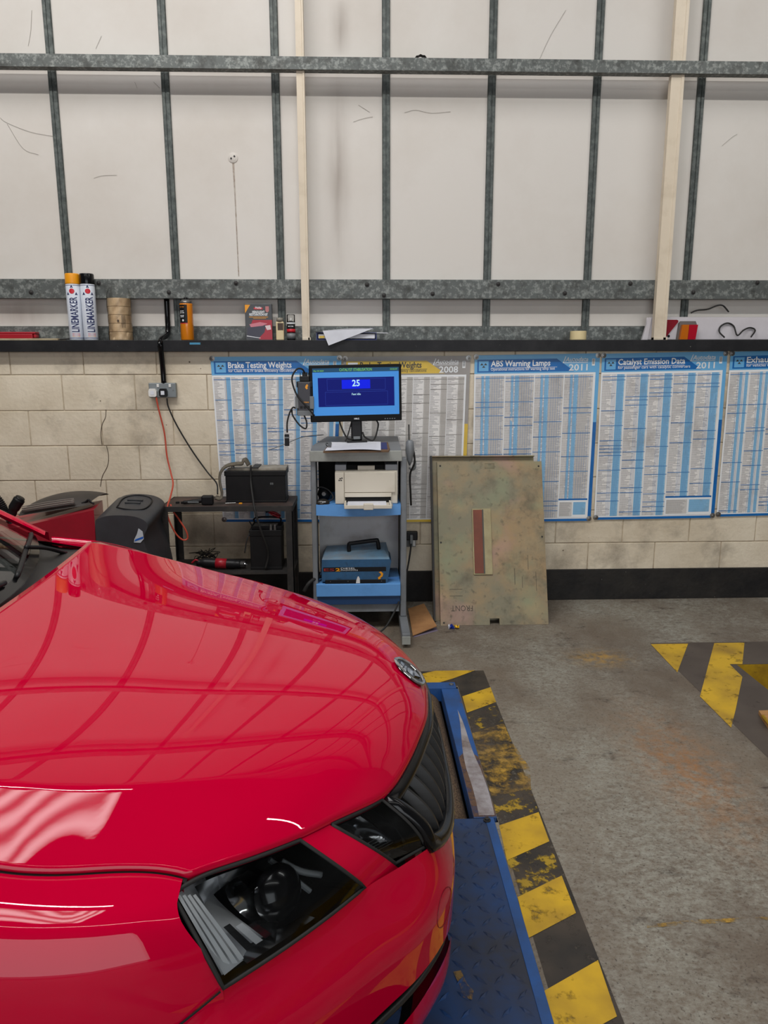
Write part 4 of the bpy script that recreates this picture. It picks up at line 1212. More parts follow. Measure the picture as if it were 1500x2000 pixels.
def wrap_poly(pts, r, ang0, z0, material, parent, name='print_mark', off=0.0006):
    bm = bmesh.new()
    def mk(x, z): return bm.verts.new((math.sin(ang0+x/r)*(r+off), -math.cos(ang0+x/r)*(r+off), z0+z))
    cx = sum(q[0] for q in pts)/len(pts); cz = sum(q[1] for q in pts)/len(pts); n = len(pts)
    c = mk(cx, cz); mid = [mk((x+cx)/2, (z+cz)/2) for x, z in pts]; out = [mk(x, z) for x, z in pts]
    for i in range(n):
        k = (i+1) % n; bm.faces.new((c, mid[i], mid[k])); bm.faces.new((mid[i], out[i], out[k], mid[k]))
    return obj(name, bm, material, parent)
def line_can(px, cap, label, twist):
    Y = 4.80; p = at_shelf(px, Y); h = 122/pxm(Y); r = 13.2/pxm(Y)
    t = thing('line_marker_can', label, 'spray can', p, twist)
    hc = h*0.845
    obj('body', LA([(r*0.93, 0.0), (r, 0.006), (r, hc-0.004), (r*0.96, hc)], n=32), M_CAN, t, smooth=True)
    obj('cap', LA([(r*1.0, hc), (r*1.01, hc+0.004), (r*0.98, h-0.006), (r*0.93, h), (0.002, h)], n=32), cap, t, smooth=True)
    for zz in (0.012, hc-0.010): obj('ring_line', LA([(r+0.0005, zz), (r+0.0005, zz+0.003)], n=32), M_NAVY, t, smooth=True)
    wrap_text('LINEMARKER', r*1.45, r, h*0.125, 0.10, M_NAVY, t, h*0.525)
    zc = h*0.735; rr = r*0.36
    wrap_poly([(rr*math.cos(2*PI*k/16), rr*math.sin(2*PI*k/16)) for k in range(16)], r, 0.02, zc, M_PRED, t, 'emblem_dot', 0.0012)
    for (cx, cz) in ((0, r*0.62), (-r*0.58, -r*0.36), (r*0.58, -r*0.36)):
        wrap_poly([(cx-r*0.21, cz-r*0.17), (cx+r*0.21, cz-r*0.17), (cx, cz+r*0.25)], r, 0.02, zc, M_NAVY, t, 'emblem_triangle')
    for k in range(3): wrap_poly([(-r*0.5, 0), (r*0.55, 0), (r*0.55, 0.003), (-r*0.5, 0.003)], r, 0.15, h*0.055+k*0.008, M_PRED if k else M_AMB, t)
    return t
line_can(150.5, M_AMB, 'tall white line marker spray can with a yellow cap', 0.12)
line_can(178.5, M_BLACKG, 'tall white line marker spray can with a black cap', 0.30)

# stack of tan tape rolls in a clear plastic sleeve
Y = 4.81; p = at_shelf(237, Y); k_ = 1/pxm(Y)
t = thing('wrapped_tape_rolls', 'stack of tan tape rolls wrapped in crinkled clear plastic', 'tape stack', p)
M_TAN = mat('tan_tape', rgb(224, 198, 160), 0.6, col2=rgb(190, 160, 122), scale=14)
r = 21*k_; hh = 15.5*k_
for i in range(5):
    obj('tape_roll', LA([(r*0.55, i*hh+0.001), (r*0.985, i*hh+0.001), (r, i*hh+0.004), (r, (i+1)*hh-0.003), (r*0.985, (i+1)*hh-0.001), (r*0.55, (i+1)*hh-0.001)], n=36), M_TAN, t, smooth=False)
def sleeve(u, v):
    a = 2*PI*u; z = v*96*k_
    rr = r*1.035+0.0022*math.sin(a*4+v*9)*(0.3+0.7*(1-v))+0.0012*math.sin(a*7-v*26)
    if v > 0.84: rr *= 1-(v-0.84)*1.1
    return (rr*math.cos(a), rr*math.sin(a), 0.001+z+(0.006*math.sin(a*3) if v > 0.95 else 0))
obj('plastic_sleeve', grid(sleeve, 48, 30), glass_mat('crinkled_clear_plastic', (0.995, 0.995, 0.995, 1), 1.22, 0.10), t, smooth=True)
M_INK = mat('stamp_ink', rgb(74, 58, 44), 0.6)
for dx in (0.010, 0.018, 0.027): wrap_poly([(dx, -0.03), (dx+0.003, -0.03), (dx+0.003, 0.045), (dx, 0.045)], r*1.06, 0.30, 0.105, M_INK, t, 'stamp_mark')
wrap_poly([(0.006*math.cos(2*PI*k/12)-0.012, 0.008*math.sin(2*PI*k/12)) for k in range(12)], r*1.06, 0.30, 0.115, M_INK, t, 'stamp_mark')

# orange aerosol
Y = 4.80; p = at_shelf(366.5, Y); k_ = 1/pxm(Y); r = 12.3*k_; h = 80*k_
t = thing('orange_aerosol', 'orange aerosol can with a black label panel and no cap', 'spray can', p, 0.0)
M_ORG = mat('orange_can', rgb(216, 126, 14), 0.28, 0.0, coat=0.5)
obj('body', LA([(r*0.94, 0), (r, 0.005), (r, h*0.83), (r*0.97, h*0.85)], n=32), M_ORG, t, smooth=True)
obj('shoulder', LA([(r*0.97, h*0.85), (r*0.85, h*0.90), (r*0.55, h*0.935), (r*0.5, h*0.94)], n=32), M_STEEL, t, smooth=True)
obj('nozzle', LA([(r*0.30, h*0.94), (r*0.30, h*0.985), (r*0.16, h)], n=16), M_BLACK, t, smooth=True)
obj('label_panel', grid(lambda u, v: (math.sin(lerp(-1.45, 0.35, u))*(r+0.0006), -math.cos(lerp(-1.45, 0.35, u))*(r+0.0006), lerp(h*0.40, h*0.82, v)), 14, 1), M_BLACK, t, smooth=True)
obj('label_stripe', grid(lambda u, v: (math.sin(lerp(-1.45, 0.35, u))*(r+0.0009), -math.cos(lerp(-1.45, 0.35, u))*(r+0.0009), lerp(h*0.385, h*0.40, v)), 14, 1), M_PRED, t, smooth=True)
for zz, w_, m_ in ((0.755, 0.030, M_ORG), (0.66, 0.024, M_PW), (0.62, 0.030, M_PW), (0.56, 0.026, M_PS), (0.53, 0.022, M_PS)):
    wrap_poly([(-w_/2, 0), (w_/2, 0), (w_/2, 0.006), (-w_/2, 0.006)], r, -0.5, h*zz, m_, t, 'label_line', 0.0011)
wrap_poly([(0.006*math.cos(2*PI*k/14), 0.007*math.sin(2*PI*k/14)) for k in range(14)], r, -0.35, h*0.46, M_PW, t, 'label_dot', 0.0011)

# headlight restoration kit box
Y = 4.79; p = at_shelf(506.5, Y); k_ = 1/pxm(Y); w_ = 51*k_; h = 68*k_
t = thing('restoration_kit_box', 'black and red headlight restoration kit carton with a yellow corner', 'box', p, 0.05)
M_BOX = mat('black_carton', rgb(24, 22, 24), 0.35, coat=0.3)
obj('carton', B(-w_/2, w_/2, 0, 0.07, 0, h, bev=0.0015), M_BOX, t)
def flat(pts, m_, off, nm, par=t):
    bm = bmesh.new(); bm.faces.new([bm.verts.new((x*w_/2, -off, z*h)) for x, z in pts]); return obj(nm, bm, m_, par)
flat([(-0.99, 0.97), (-0.60, 0.97), (-0.99, 0.74)], M_AMB, 0.0008, 'corner_flash')
flat([(0.52, 0.93), (0.78, 0.93), (0.78, 0.80), (0.65, 0.76), (0.52, 0.80)], mat('dull_red_print', rgb(190, 120, 120), 0.5), 0.0008, 'shield_print')
M_CRIM = mat('crimson_print', rgb(170, 18, 44), 0.35)
flat([(-0.45, 0.56), (0.98, 0.56), (0.98, 0.02), (0.05, 0.02), (-0.72, 0.30)], M_CRIM, 0.0008, 'car_print')
flat([(-0.85, 0.34), (-0.30, 0.44), (0.55, 0.42), (0.40, 0.22), (-0.10, 0.04), (-0.90, 0.08)], mat('deep_grey_print', rgb(52, 50, 66), 0.35), 0.0012, 'car_print')
flat([(-0.70, 0.44), (0.10, 0.50), (0.65, 0.46), (0.30, 0.40), (-0.60, 0.36)], mat('pink_print', rgb(206, 120, 134), 0.35), 0.0016, 'car_print')
flat([(-0.92, 0.11), (0.10, 0.055), (0.10, 0.07), (-0.92, 0.13)], M_PW, 0.0016, 'car_print')
flat([(0.45, 0.40), (0.85, 0.42), (0.90, 0.30), (0.60, 0.28)], mat('pale_print', rgb(226, 206, 206), 0.35), 0.0016, 'car_print')
X3, Z3 = (1, 0, 0), (0, 0, 1)
text('Holts', 0.020, (0, -0.0014, h*0.865), X3, Z3, M_PW, t, align='CENTER', width=w_*0.22, off=0.02)
flat([(-0.30, 0.90), (0.28, 0.90), (0.33, 0.86), (0.28, 0.845), (-0.30, 0.845), (-0.36, 0.87)], M_PRED, 0.0009, 'logo_patch')
text('HEADLIGHT', 0.020, (0, -0.0014, h*0.745), X3, Z3, M_PW, t, align='CENTER', width=w_*0.46, off=0.03)
text('RESTORATION KIT', 0.020, (0, -0.0014, h*0.675), X3, Z3, M_PW, t, align='CENTER', width=w_*0.68, off=0.03)
flat([(-0.70, 0.645), (0.70, 0.645), (0.70, 0.63), (-0.70, 0.63)], M_AMB, 0.0010, 'text_line'); flat([(-0.40, 0.61), (0.55, 0.61), (0.55, 0.598), (-0.40, 0.598)], M_AMB, 0.0010, 'text_line')

# two small bottles of the kit
Y = 4.80; k_ = 1/pxm(Y)
p = at_shelf(547.5, Y); t = thing('lotion_bottle', 'small cream plastic bottle with a grey cap beside the kit carton', 'bottle', p)
M_CRB = mat('cream_bottle', rgb(222, 202, 160), 0.45)
obj('body', B(-7.5*k_, 7.5*k_, -0.016, 0.016, 0, 35*k_, bev=0.006), M_CRB, t, smooth=False)
obj('cap', LA([(6.5*k_, 35*k_), (6.3*k_, 42*k_), (0.002, 42.5*k_)], n=20), mat('taupe_cap', rgb(140, 134, 122), 0.5), t, smooth=True)
obj('label', B(-4*k_, 6.5*k_, -0.0175, -0.0162, 19*k_, 32*k_), mat('brown_label', rgb(70, 52, 40), 0.5), t)
p = at_shelf(569, Y); t = thing('small_spray_bottle', 'small black and red aerosol with a clear cap next to the trunking post', 'spray can', p)
r = 8*k_
obj('body', LA([(r*0.92, 0), (r, 0.004), (r, 31*k_), (r*0.8, 35*k_)], n=24), M_BLACK, t, smooth=True)
obj('label_band', LA([(r+0.0006, 15*k_), (r+0.0006, 21*k_)], n=24), M_PRED, t, smooth=True)
obj('label_band', LA([(r+0.0006, 30*k_), (r+0.0006, 33*k_)], n=24), M_PS, t, smooth=True)
obj('lower_label', LA([(r+0.0006, 3*k_), (r+0.0006, 13*k_)], n=24), mat('grey_label', rgb(120, 122, 124), 0.4), t, smooth=True)
wrap_poly([(-0.016, 0), (0.016, 0), (0.016, 0.006), (-0.016, 0.006)], r, 0, 25*k_, M_PW, t, 'label_line', 0.001)
obj('nozzle', LA([(r*0.35, 35*k_), (r*0.35, 39*k_), (r*0.2, 41*k_)], n=14), M_WHITE, t, smooth=True)
obj('clear_cap', LA([(r*0.98, 31*k_), (r*0.98, 47*k_), (r*0.9, 48*k_)], n=24), glass_mat('clear_cap_plastic', (0.9, 0.9, 0.9, 1), 1.3, 0.05), t, smooth=True)

# folder with loose papers
Y = 4.74; p = at_shelf(677, Y); k_ = 1/pxm(Y)
t = thing('lever_arch_folder', 'blue folder lying on the shelf', 'folder', p)
M_FOLD = mat('navy_folder', rgb(34, 48, 110), 0.5)
bm = bmesh.new(); hw = 58*k_
box(bm, -hw, hw, 0.0, 0.16, 0.0, 0.004); box(bm, -hw, hw, 0.0, 0.16, 0.042, 0.046); box(bm, -hw, -hw+0.006, 0, 0.16, 0.004, 0.042); box(bm, hw-0.006, hw, 0, 0.16, 0.004, 0.042)
obj('cover', bm, M_FOLD, t)
obj('spine_label', B(-hw+0.012, hw-0.012, 0.004, 0.012, 0.010, 0.036), M_PAPER, t)
obj('label_tab', B(-hw+0.016, -hw+0.05, 0.0025, 0.0042, 0.012, 0.026), M_PY, t)
def sheet(name, label, pts, thick=0.0008, bend=0.0):
    o = thing(name, label, 'paper', Vector(p)+Vector((0, 0, 0.046)))
    bm = bmesh.new(); a = [Vector(q) for q in pts]
    def f(u, v):
        q = a[0].lerp(a[1], u).lerp(a[3].lerp(a[2], u), v); q.z += bend*math.sin(PI*u)*math.sin(PI*v); return q
    grid(f, 12, 8, bm); grid(lambda u, v: f(u, v)+Vector((0, 0, -thick)), 12, 8, bm)
    obj('sheet', bm, M_PAPER, o, smooth=True); return o
sheet('loose_paper', 'white sheet lying across the blue folder and curling over its end', [(-hw-0.02, -0.012, 0.004), (hw+0.075, -0.005, -0.006), (hw+0.07, 0.14, 0.004), (-hw, 0.14, 0.004)], bend=0.008)
sheet('loose_paper', 'white sheet whose corner hangs down over the shelf edge', [(-hw+0.04, -0.018, 0.010), (hw-0.01, -0.012, 0.028), (hw-0.01, 0.12, 0.030), (-hw+0.09, 0.12, 0.020)], bend=0.004)
bm = bmesh.new(); q0 = [Vector((-hw+0.04, -0.019, 0.0095)), Vector((hw-0.02, -0.019, 0.024)), Vector((-hw+0.075, -0.024, -0.080))]
bm.faces.new([bm.verts.new(v) for v in q0]); bm.faces.new([bm.verts.new(v+Vector((0, 0.001, 0))) for v in q0[::-1]])
obj('hanging_corner', bm, M_PAPER, bpy.data.objects['loose_paper.001'])

# masking tape
Y = 4.80; p = at_shelf(1129, Y); k_ = 1/pxm(Y); r = 15.5*k_
t = thing('masking_tape', 'single roll of cream masking tape lying flat on the shelf', 'tape', p)
h = 17*k_
obj('roll', LA([(r*0.7, 0.001), (r*0.98, 0.001), (r, 0.004), (r, h-0.003), (r*0.98, h), (r*0.7, h)], n=36), mat('cream_tape', rgb(226, 208, 160), 0.6), t)
obj('core', LA([(r*0.62, 0.001), (r*0.7, 0.001), (r*0.7, h), (r*0.62, h)], n=36), mat('card_core', rgb(170, 140, 100), 0.7), t)

# trailer light board
Y = 4.855; p = at_shelf(1400, Y); k_ = 1/pxm(Y)
t = thing('trailer_light_board', 'white trailer lighting board with a red triangle reflector and amber and red lamp', 'trailer board', p)
M_TB = mat('white_board_paint', rgb(214, 210, 214), 0.4, col2=rgb(198, 192, 196), scale=3)
x0 = W(1262, 640, Y).x-p.x; z1 = 43*k_
obj('board', B(x0, 1.3, 0, 0.010, 0.004, z1, bev=0.002), M_TB, t)
obj('board_flange', B(x0+0.03, 1.3, 0.0, 0.035, z1, z1+0.004), M_TB, t)
obj('end_cap', P([(x0-0.025, 0.0), (x0+0.012, 0.0), (x0+0.03, z1), (x0+0.010, z1)], 'y', -0.006, 0.014), M_TB, t)
M_REFL = mat('red_reflector', rgb(136, 18, 36), 0.25, coat=0.6)
cx = W(1299, 640, Y).x-p.x
tri = [(-0.070, 0.118), (0.075, 0.118), (0.002, 0.018)]
obj('triangle_reflector', P([(cx+a, b) for a, b in ((-0.074, 0.122), (-0.066, 0.128), (0.072, 0.128), (0.080, 0.122), (0.080, 0.114), (0.010, 0.022), (-0.002, 0.022))], 'y', -0.008, 0.0), M_REFL, t)
obj('hole', LA([(0.0085, -0.0015), (0.0085, 0.0)], n=16, axis='y', c=(W(1307, 640, Y).x-p.x, 0, 0.026)), M_DARK, t)
lx = W(1339, 640, Y).x-p.x; lw = 18*k_
lb = obj('tail_lamp', P([(lx-lw*1.0, 0.003), (lx+lw*0.85, 0.003), (lx+lw*1.05, 30*k_), (lx+lw*0.9, 36*k_), (lx-lw*0.7, 36*k_), (lx-lw*0.85, 32*k_)], 'y', -0.022, 0.0), mat('grey_lamp_body', rgb(104, 98, 94), 0.5), t)
obj('amber_lens', P([(lx-lw*0.85, 0.004), (lx-lw*0.02, 0.004), (lx+lw*0.05, 29*k_), (lx-lw*0.68, 29*k_)], 'y', -0.045, -0.018), mat('amber_lens', rgb(196, 104, 16), 0.2, coat=0.7), lb)
obj('red_lens', P([(lx+lw*0.0, 0.004), (lx+lw*0.85, 0.004), (lx+lw*1.02, 29*k_), (lx+lw*0.07, 29*k_)], 'y', -0.045, -0.018), mat('red_lens', rgb(176, 14, 40), 0.2, coat=0.7), lb)
def wp_(px, py, Yq): return W(px, py, Yq)-p
obj('cable', T([wp_(1349, 611, 4.87), wp_(1362, 606, 4.86), (wp_(1382, 604, 4.86)), wp_(1400, 597, 4.86), wp_(1412, 597, 4.86), wp_(1423, 609, 4.87)], 0.005, n=8), M_RUBBER, t, smooth=True)
obj('cable', T([wp_(1415, 659, 4.80), wp_(1405, 648, 4.835), wp_(1408, 637, 4.845), wp_(1421, 631, 4.845), wp_(1433, 637, 4.845), wp_(1440, 655, 4.81), wp_(1452, 645, 4.835), wp_(1465, 640, 4.845), wp_(1475, 645, 4.84), wp_(1467, 658, 4.80)], 0.0048, n=8), M_RUBBER, t, smooth=True)

# things at the far left of the shelf
Y = 4.80; p = at_shelf(5, Y); k_ = 1/pxm(Y)
t = thing('red_tool_case', 'flat red plastic case at the left end of the shelf', 'case', (p.x, 4.84, zs1+0.0125))
M_REDP = mat('red_plastic', rgb(158, 20, 36), 0.4)
obj('lower_shell', B(-0.5, 51*k_, 0, 0.07, 0, 9*k_, bev=0.004), M_REDP, t); obj('lid', B(-0.5, 56*k_, 0.006, 0.07, 9*k_, 13*k_, bev=0.004), M_REDP, t); obj('end_catch', B(52*k_, 57*k_, 0.010, 0.05, 2*k_, 8*k_, bev=0.002), M_REDP, t)
t = thing('wooden_batten', 'thin pale wooden batten under the red case', 'stick', (p.x, 4.77, zs1))
obj('batten', B(-0.5, 107*k_, 0, 0.13, 0, 0.012, bev=0.002), mat('pale_wood', rgb(190, 178, 148), 0.6, col2=rgb(160, 140, 108), scale=10), t)
t = tag(obj('thin_rod', T([(0, 0, 0), (0.06, 0.0, 0.004)], 0.004, n=6, sub=1), M_DUSTY), 'thin dark rod lying beside the line marker cans', 'rod'); t.location = (W(116, 660, 4.78).x, 4.78, zs1+0.006)

# rag on the top girt
p = W(822, 111, YT); t = tag(obj('rag_scrap', grid(lambda u, v: (lerp(-0.034, 0.036, u), lerp(0, 0.03, v), 0.001+(0.018*math.sin(PI*u)**0.6+0.002*math.sin(17*u))*(1-0.2*v)), 16, 4), M_BLACK), 'small black scrap of rag lying on the top steel girt', 'rag'); t.location = (p.x, YT+0.002, g1_top) if False else (p.x, YT+0.004, W(750, 112, YT).z)

# ------------------------------------------------------------------ pipes, sockets, cables on the wall
M_SOCK = mat('metalclad_grey', rgb(132, 138, 140), 0.45, 0.3)
Y = DW-0.035
p = W(320, 762, DW)
so = thing('double_socket', 'grey metal double wall socket with two plugs in it', 'socket', (p.x, DW, W(320, 776, DW).z))
k_ = 1/pxm(4.77)
def sx(px): return (px-320)*k_
def sz(py): return (776-py)*k_
obj('box', B(sx(294), sx(346), -0.038, 0.0, sz(776), sz(748), bev=0.004), M_SOCK, so)
for a in (310, 333): obj('rocker_switch', B(sx(a), sx(a+4.5), -0.043, -0.038, sz(756), sz(750), bev=0.001), M_WHITE, so)
for a in (300, 341): obj('screw', LA([(0.003, -0.040), (0.003, -0.038)], n=10, axis='y', c=(sx(a), 0, sz(762))), M_STEEL, so)
def plug(px, m_, label, nm, cable_m, path, rr, lab2):
    t = thing('plug', label, 'plug', (W(px, 765, DW).x, DW-0.040, W(320, 774, DW).z))
    bm = bmesh.new(); pr = [(-0.024, 0.006), (-0.016, 0.0), (0.016, 0.0), (0.024, 0.006), (0.025, 0.034), (0.018, 0.050), (-0.018, 0.050), (-0.025, 0.034)]
    obj('plug_body', P(pr, 'y', -0.026, 0.0), m_, t)
    obj('rating_label', B(-0.012, 0.010, -0.0275, -0.026, 0.012, 0.036), M_PAPER, t)
    pts = [W(*q[:2], q[2]) for q in path]
    o = tag(obj(nm, T([v-t.location for v in pts], rr, n=8), cable_m), None); o.parent = t; 
    return t
plug(303, M_WHITE, 'white plug with an orange-red lead in the double socket', 'lead', mat('orange_red_cable', rgb(190, 74, 52), 0.5),
     [(305, 776, 4.745), (310, 800, 4.75), (321, 845, 4.76), (326, 890, 4.75), (334, 925, 4.72), (338, 945, 4.65), (333, 970, 4.50), (327, 990, 4.40), (328, 1010, 4.39), (342, 1040, 4.40), (356, 1054, 4.41), (366, 1052, 4.42), (364, 1038, 4.42), (350, 1015, 4.42), (338, 998, 4.41), (333, 985, 4.42)], 0.0052, '')
plug(323, M_BLACK, 'black plug with a black lead in the double socket', 'lead', M_RUBBER,
     [(326, 778, 4.745), (329, 795, 4.755), (345, 830, 4.765), (375, 880, 4.765), (405, 922, 4.74), (423, 944, 4.66), (425, 965, 4.60)], 0.0048, '')
t = tag(obj('conduit_pipe', T([W(325, 583, 4.90), W(327, 620, 4.90), W(328, 645, 4.885), W(326, 655, 4.86), W(316, 661, 4.78), W(313, 672, 4.727), W(315, 690, 4.745), W(318, 720, 4.77), W(320, 748, 4.775)], 0.0165, n=10), M_BLACKG, smooth=True), 'black plastic conduit dropping through the shelf gap to the double socket', 'conduit pipe')
# wall hook on the yellow chart
hk = tag(obj('wall_hook', T([W(800, 914, 4.77), W(806, 918, 4.755), W(811, 912, 4.75), W(811, 900, 4.765)], 0.006, n=8), M_GREYP, smooth=True), 'small grey curved hook in front of the yellow chart', 'hook')
# screw cover and stain fitting on the lining
t = thing('capped_pipe_stub', 'small round capped fitting on the white lining with a drip stain', 'fitting', W(455, 308, YP))
obj('flange_plate', LA([(0.030, 0.0), (0.030, -0.004), (0.018, -0.008), (0.006, -0.010)], n=20, axis='y'), M_PANEL, t)
for dx, dz in ((-0.010, -0.006), (0.010, 0.006)): obj('screw', LA([(0.006, -0.0075), (0.005, -0.012)], n=10, axis='y', c=(dx, 0, dz)), M_DUSTY, t)
bm = bmesh.new(); bm.faces.new([bm.verts.new(q) for q in ((-0.006, -0.0012, -0.02), (0.007, -0.0012, -0.02), (0.008, -0.0012, -0.22), (0.011, -0.0012, -0.70), (0.004, -0.0012, -0.70), (0.0, -0.0012, -0.22))])
obj('drip_stain', bm, paint_mat('brown_drip', rgb(150, 128, 108), rgb(176, 158, 140), 0.20, 0.90), t)
# lower wall socket with black plug beside the trolley
p = W(803, 1050, DW)
t = thing('wall_socket', 'white socket low on the wall with a black plug and hanging cable', 'socket', (p.x, DW, W(803, 1066, DW).z))
k_ = 1/pxm(4.77)
obj('box', B(-10*k_, 9*k_, -0.03, 0, 0, 30*k_, bev=0.003), M_GREYP, t)
obj('cover', B(-11*k_, 12*k_, -0.065, -0.03, 16*k_, 34*k_, bev=0.006), M_BLACK, t)
obj('switch', B(2*k_, 8*k_, -0.034, -0.03, 2*k_, 14*k_, bev=0.001), M_WHITE, t)
pb = obj('plug_body', B(-4*k_, 2*k_, -0.085, -0.03, 4*k_, 28*k_, bev=0.004), M_GREYP, t)
o_ = t.location
obj('cable', T([W(803, 1062, 4.72)-o_, W(801, 1080, 4.66)-o_, W(796, 1110, 4.55)-o_, W(788, 1150, 4.38)-o_, W(775, 1185, 4.20)-o_, W(755, 1222, 4.10)-o_, W(735, 1240, 4.06)-o_], 0.0055, n=8), M_RUBBER, t, smooth=True)

# ------------------------------------------------------------------ leaning steel panels
M_ZINC = mat('iridescent_passivated_steel', rgb(132, 126, 104), 0.55, 0.2, col2=rgb(162, 136, 100), scale=2.6, lo=0.42, hi=0.62, col3=rgb(92, 86, 70), scale3=6.5, lo3=0.50, hi3=0.74, bump=0.05, detail=12)
def zinc():
    """zinc passivate: patches of green, pink and straw"""
    M = M_ZINC; nt = M.node_tree; N = nt.nodes; L = nt.links; b = N['Principled BSDF']
    src = b.inputs['Base Color'].links[0].from_socket
    tc = [n for n in N if n.type == 'TEX_COORD'][0]
    for k, (colr, sc, lo_, hi_, w) in enumerate(((rgb(138, 150, 118), 3.2, 0.53, 0.66, 11), (rgb(168, 134, 124), 3.6, 0.55, 0.66, 21), (rgb(186, 158, 116), 3.0, 0.55, 0.68, 33), (rgb(76, 72, 60), 26, 0.58, 0.72, 41))):
        nz = N.new('ShaderNodeTexNoise'); nz.noise_dimensions = '4D'; nz.inputs['Scale'].default_value = sc; nz.inputs['W'].default_value = w; nz.inputs['Detail'].default_value = 5
        L.new(tc.outputs['Object'], nz.inputs['Vector'])
        mr = N.new('ShaderNodeMapRange'); mr.inputs['From Min'].default_value = lo_; mr.inputs['From Max'].default_value = hi_; mr.inputs['To Max'].default_value = 0.6; L.new(nz.outputs['Fac'], mr.inputs['Value'])
        mx = N.new('ShaderNodeMix'); mx.data_type = 'RGBA'; L.new(mr.outputs['Result'], mx.inputs['Factor']); L.new(src, mx.inputs['A']); mx.inputs['B'].default_value = colr
        src = mx.outputs['Result']
    L.new(src, b.inputs['Base Color'])
zinc()
def lean_frame(bl, br_, ztop, ytop):
    O = Vector(bl); R = (Vector(br_)-O); w = R.length; R.normalize()
    top = Vector((O.x, ytop, ztop)); U = (top-O); U.x = 0; h = U.length; U.normalize()
    Nn = R.cross(U).normalized()
    if Nn.y > 0: Nn = -Nn
    return O, R, U, Nn, w, h
def rect_with_holes(w, h, holes, thick, Rm):
    """plate in the x (width) / z (height) plane, y from 0 back to thick"""
    bm = bmesh.new()
    xs = sorted({0, w}|{a for q in holes for a in q[:2]}); zs = sorted({0, h}|{a for q in holes for a in q[2:]})
    for x0, x1 in zip(xs, xs[1:]):
        for z0, z1 in zip(zs, zs[1:]):
            cx, cz = (x0+x1)/2, (z0+z1)/2
            if any(q[0] < cx < q[1] and q[2] < cz < q[3] for q in holes): continue
            box(bm, x0, x1, 0, thick, z0, z1)
    bmesh.ops.remove_doubles(bm, verts=bm.verts, dist=1e-5)
    # drop inner walls
    dup = {}
    for f in list(bm.faces):
        dup.setdefault(tuple(sorted(v.index if v.index >= 0 else id(v) for v in f.verts)), []).append(f)
    for v_ in dup.values():
        if len(v_) > 1: bmesh.ops.delete(bm, geom=v_, context='FACES_ONLY')
    return bm
bl, br_ = G(861, 1223), G(1071, 1219)
Of, Rf, Uf, Nf, wf_, hf = lean_frame((bl.x, (bl.y+br_.y)/2, 0.0), (br_.x, (bl.y+br_.y)/2, 0.0), W(953, 902, 4.66).z, 4.66)
lean = math.asin((4.66-(bl.y+br_.y)/2)/hf)
pan = thing('roller_bed_cover', 'large leaning passivated steel panel with a rusty brown strip in its middle', 'panel', (bl.x, (bl.y+br_.y)/2, 0.0012))
pan.rotation_euler = (-lean, 0, 0)
sx_ = wf_/210.0       # metres per pixel across
def fx(px): return (px-861)*sx_
obj('plate', rect_with_holes(wf_, hf, [(0.297*wf_, 0.383*wf_, -0.001+0.0, 0.038)] if False else [(wf_*0.455, wf_*0.545, 0.0, 0.040), (wf_*0.455, wf_*0.545, hf-0.048, hf-0.012)], 0.006, None), M_ZINC, pan)
obj('edge_fold', B(0, 0.012, 0.006, 0.03, 0, hf), M_ZINC, pan); obj('edge_fold', B(wf_-0.012, wf_, 0.006, 0.03, 0, hf), M_ZINC, pan)
ix0, ix1, iz0, iz1 = wf_*0.318, wf_*0.495, hf*0.302, hf*0.705
obj('insert_frame', B(ix0, ix1, -0.010, 0.0, iz0, iz1, bev=0.002), mat('straw_cover_strip', rgb(176, 166, 126), 0.5, col2=rgb(150, 136, 100), scale=8), pan)
obj('rust_strip', B(ix0+0.006, lerp(ix0, ix1, 0.52), -0.014, -0.010, iz0+0.008, iz1-0.008, bev=0.001), mat('brown_primer', rgb(126, 66, 46), 0.6, col2=rgb(106, 56, 42), scale=9), pan)
obj('groove', B(lerp(ix0, ix1, 0.53), lerp(ix0, ix1, 0.60), -0.0125, -0.010, iz0+0.006, iz1-0.006), mat('grey_sealant', rgb(84, 82, 76), 0.7), pan)
for a, b_ in ((0.03, 0.016), (0.97, 0.97), (0.03, 0.975), (0.02, 0.50), (0.975, 0.53)):
    obj('rivet', LA([(0.006, 0.0), (0.005, -0.003)], n=10, axis='y', c=(wf_*a, 0, hf*b_)), M_DUSTY, pan)
M_SCR = mat('scratched_mark', rgb(62, 56, 48), 0.6)
text('FRONT', 0.050, (wf_*0.300, -0.0015, hf*0.118), (-1, 0, 0), (0, 0, -1), M_SCR, pan, 'scratched_lettering', width=wf_*0.20, off=-0.012)
for (a, b_, c_, d_) in ((0.70, 0.24, 0.004, 0.10), (0.83, 0.33, 0.003, 0.09), (0.77, 0.22, 0.003, 0.07), (0.90, 0.20, 0.003, 0.12)):
    obj('scratch', B(wf_*a, wf_*a+c_*0.6, -0.0012, 0.0, hf*b_, hf*b_+d_), M_SCR, pan)
for b_ in (0.175, 0.215): obj('scratch', B(wf_*0.09, wf_*0.21, -0.0012, 0.0, hf*b_, hf*b_+0.002), M_SCR, pan)
# second panel behind it
off_y = 0.075
b2 = thing('roller_bed_cover', 'second steel panel standing behind the one with the brown strip', 'panel', (W(853, 1207, 4.40).x, pan.location.y+off_y+0.012, 0.0012))
zt2 = W(950, 892, 4.745).z; hy = 4.748-b2.location.y
h2 = math.hypot(zt2, hy); b2.rotation_euler = (-math.asin(hy/h2), 0, 0)
w2 = W(1048, 891, 4.745).x-b2.location.x-0.02
obj('plate', B(-0.022, w2, 0.0, 0.006, 0.0, h2), M_ZINC, b2); obj('edge_fold', B(-0.022, -0.010, -0.03, 0.0, 0.0, h2), M_DUSTY, b2); obj('top_fold', B(-0.022, w2, -0.028, 0.0, h2-0.006, h2), M_ZINC, b2)

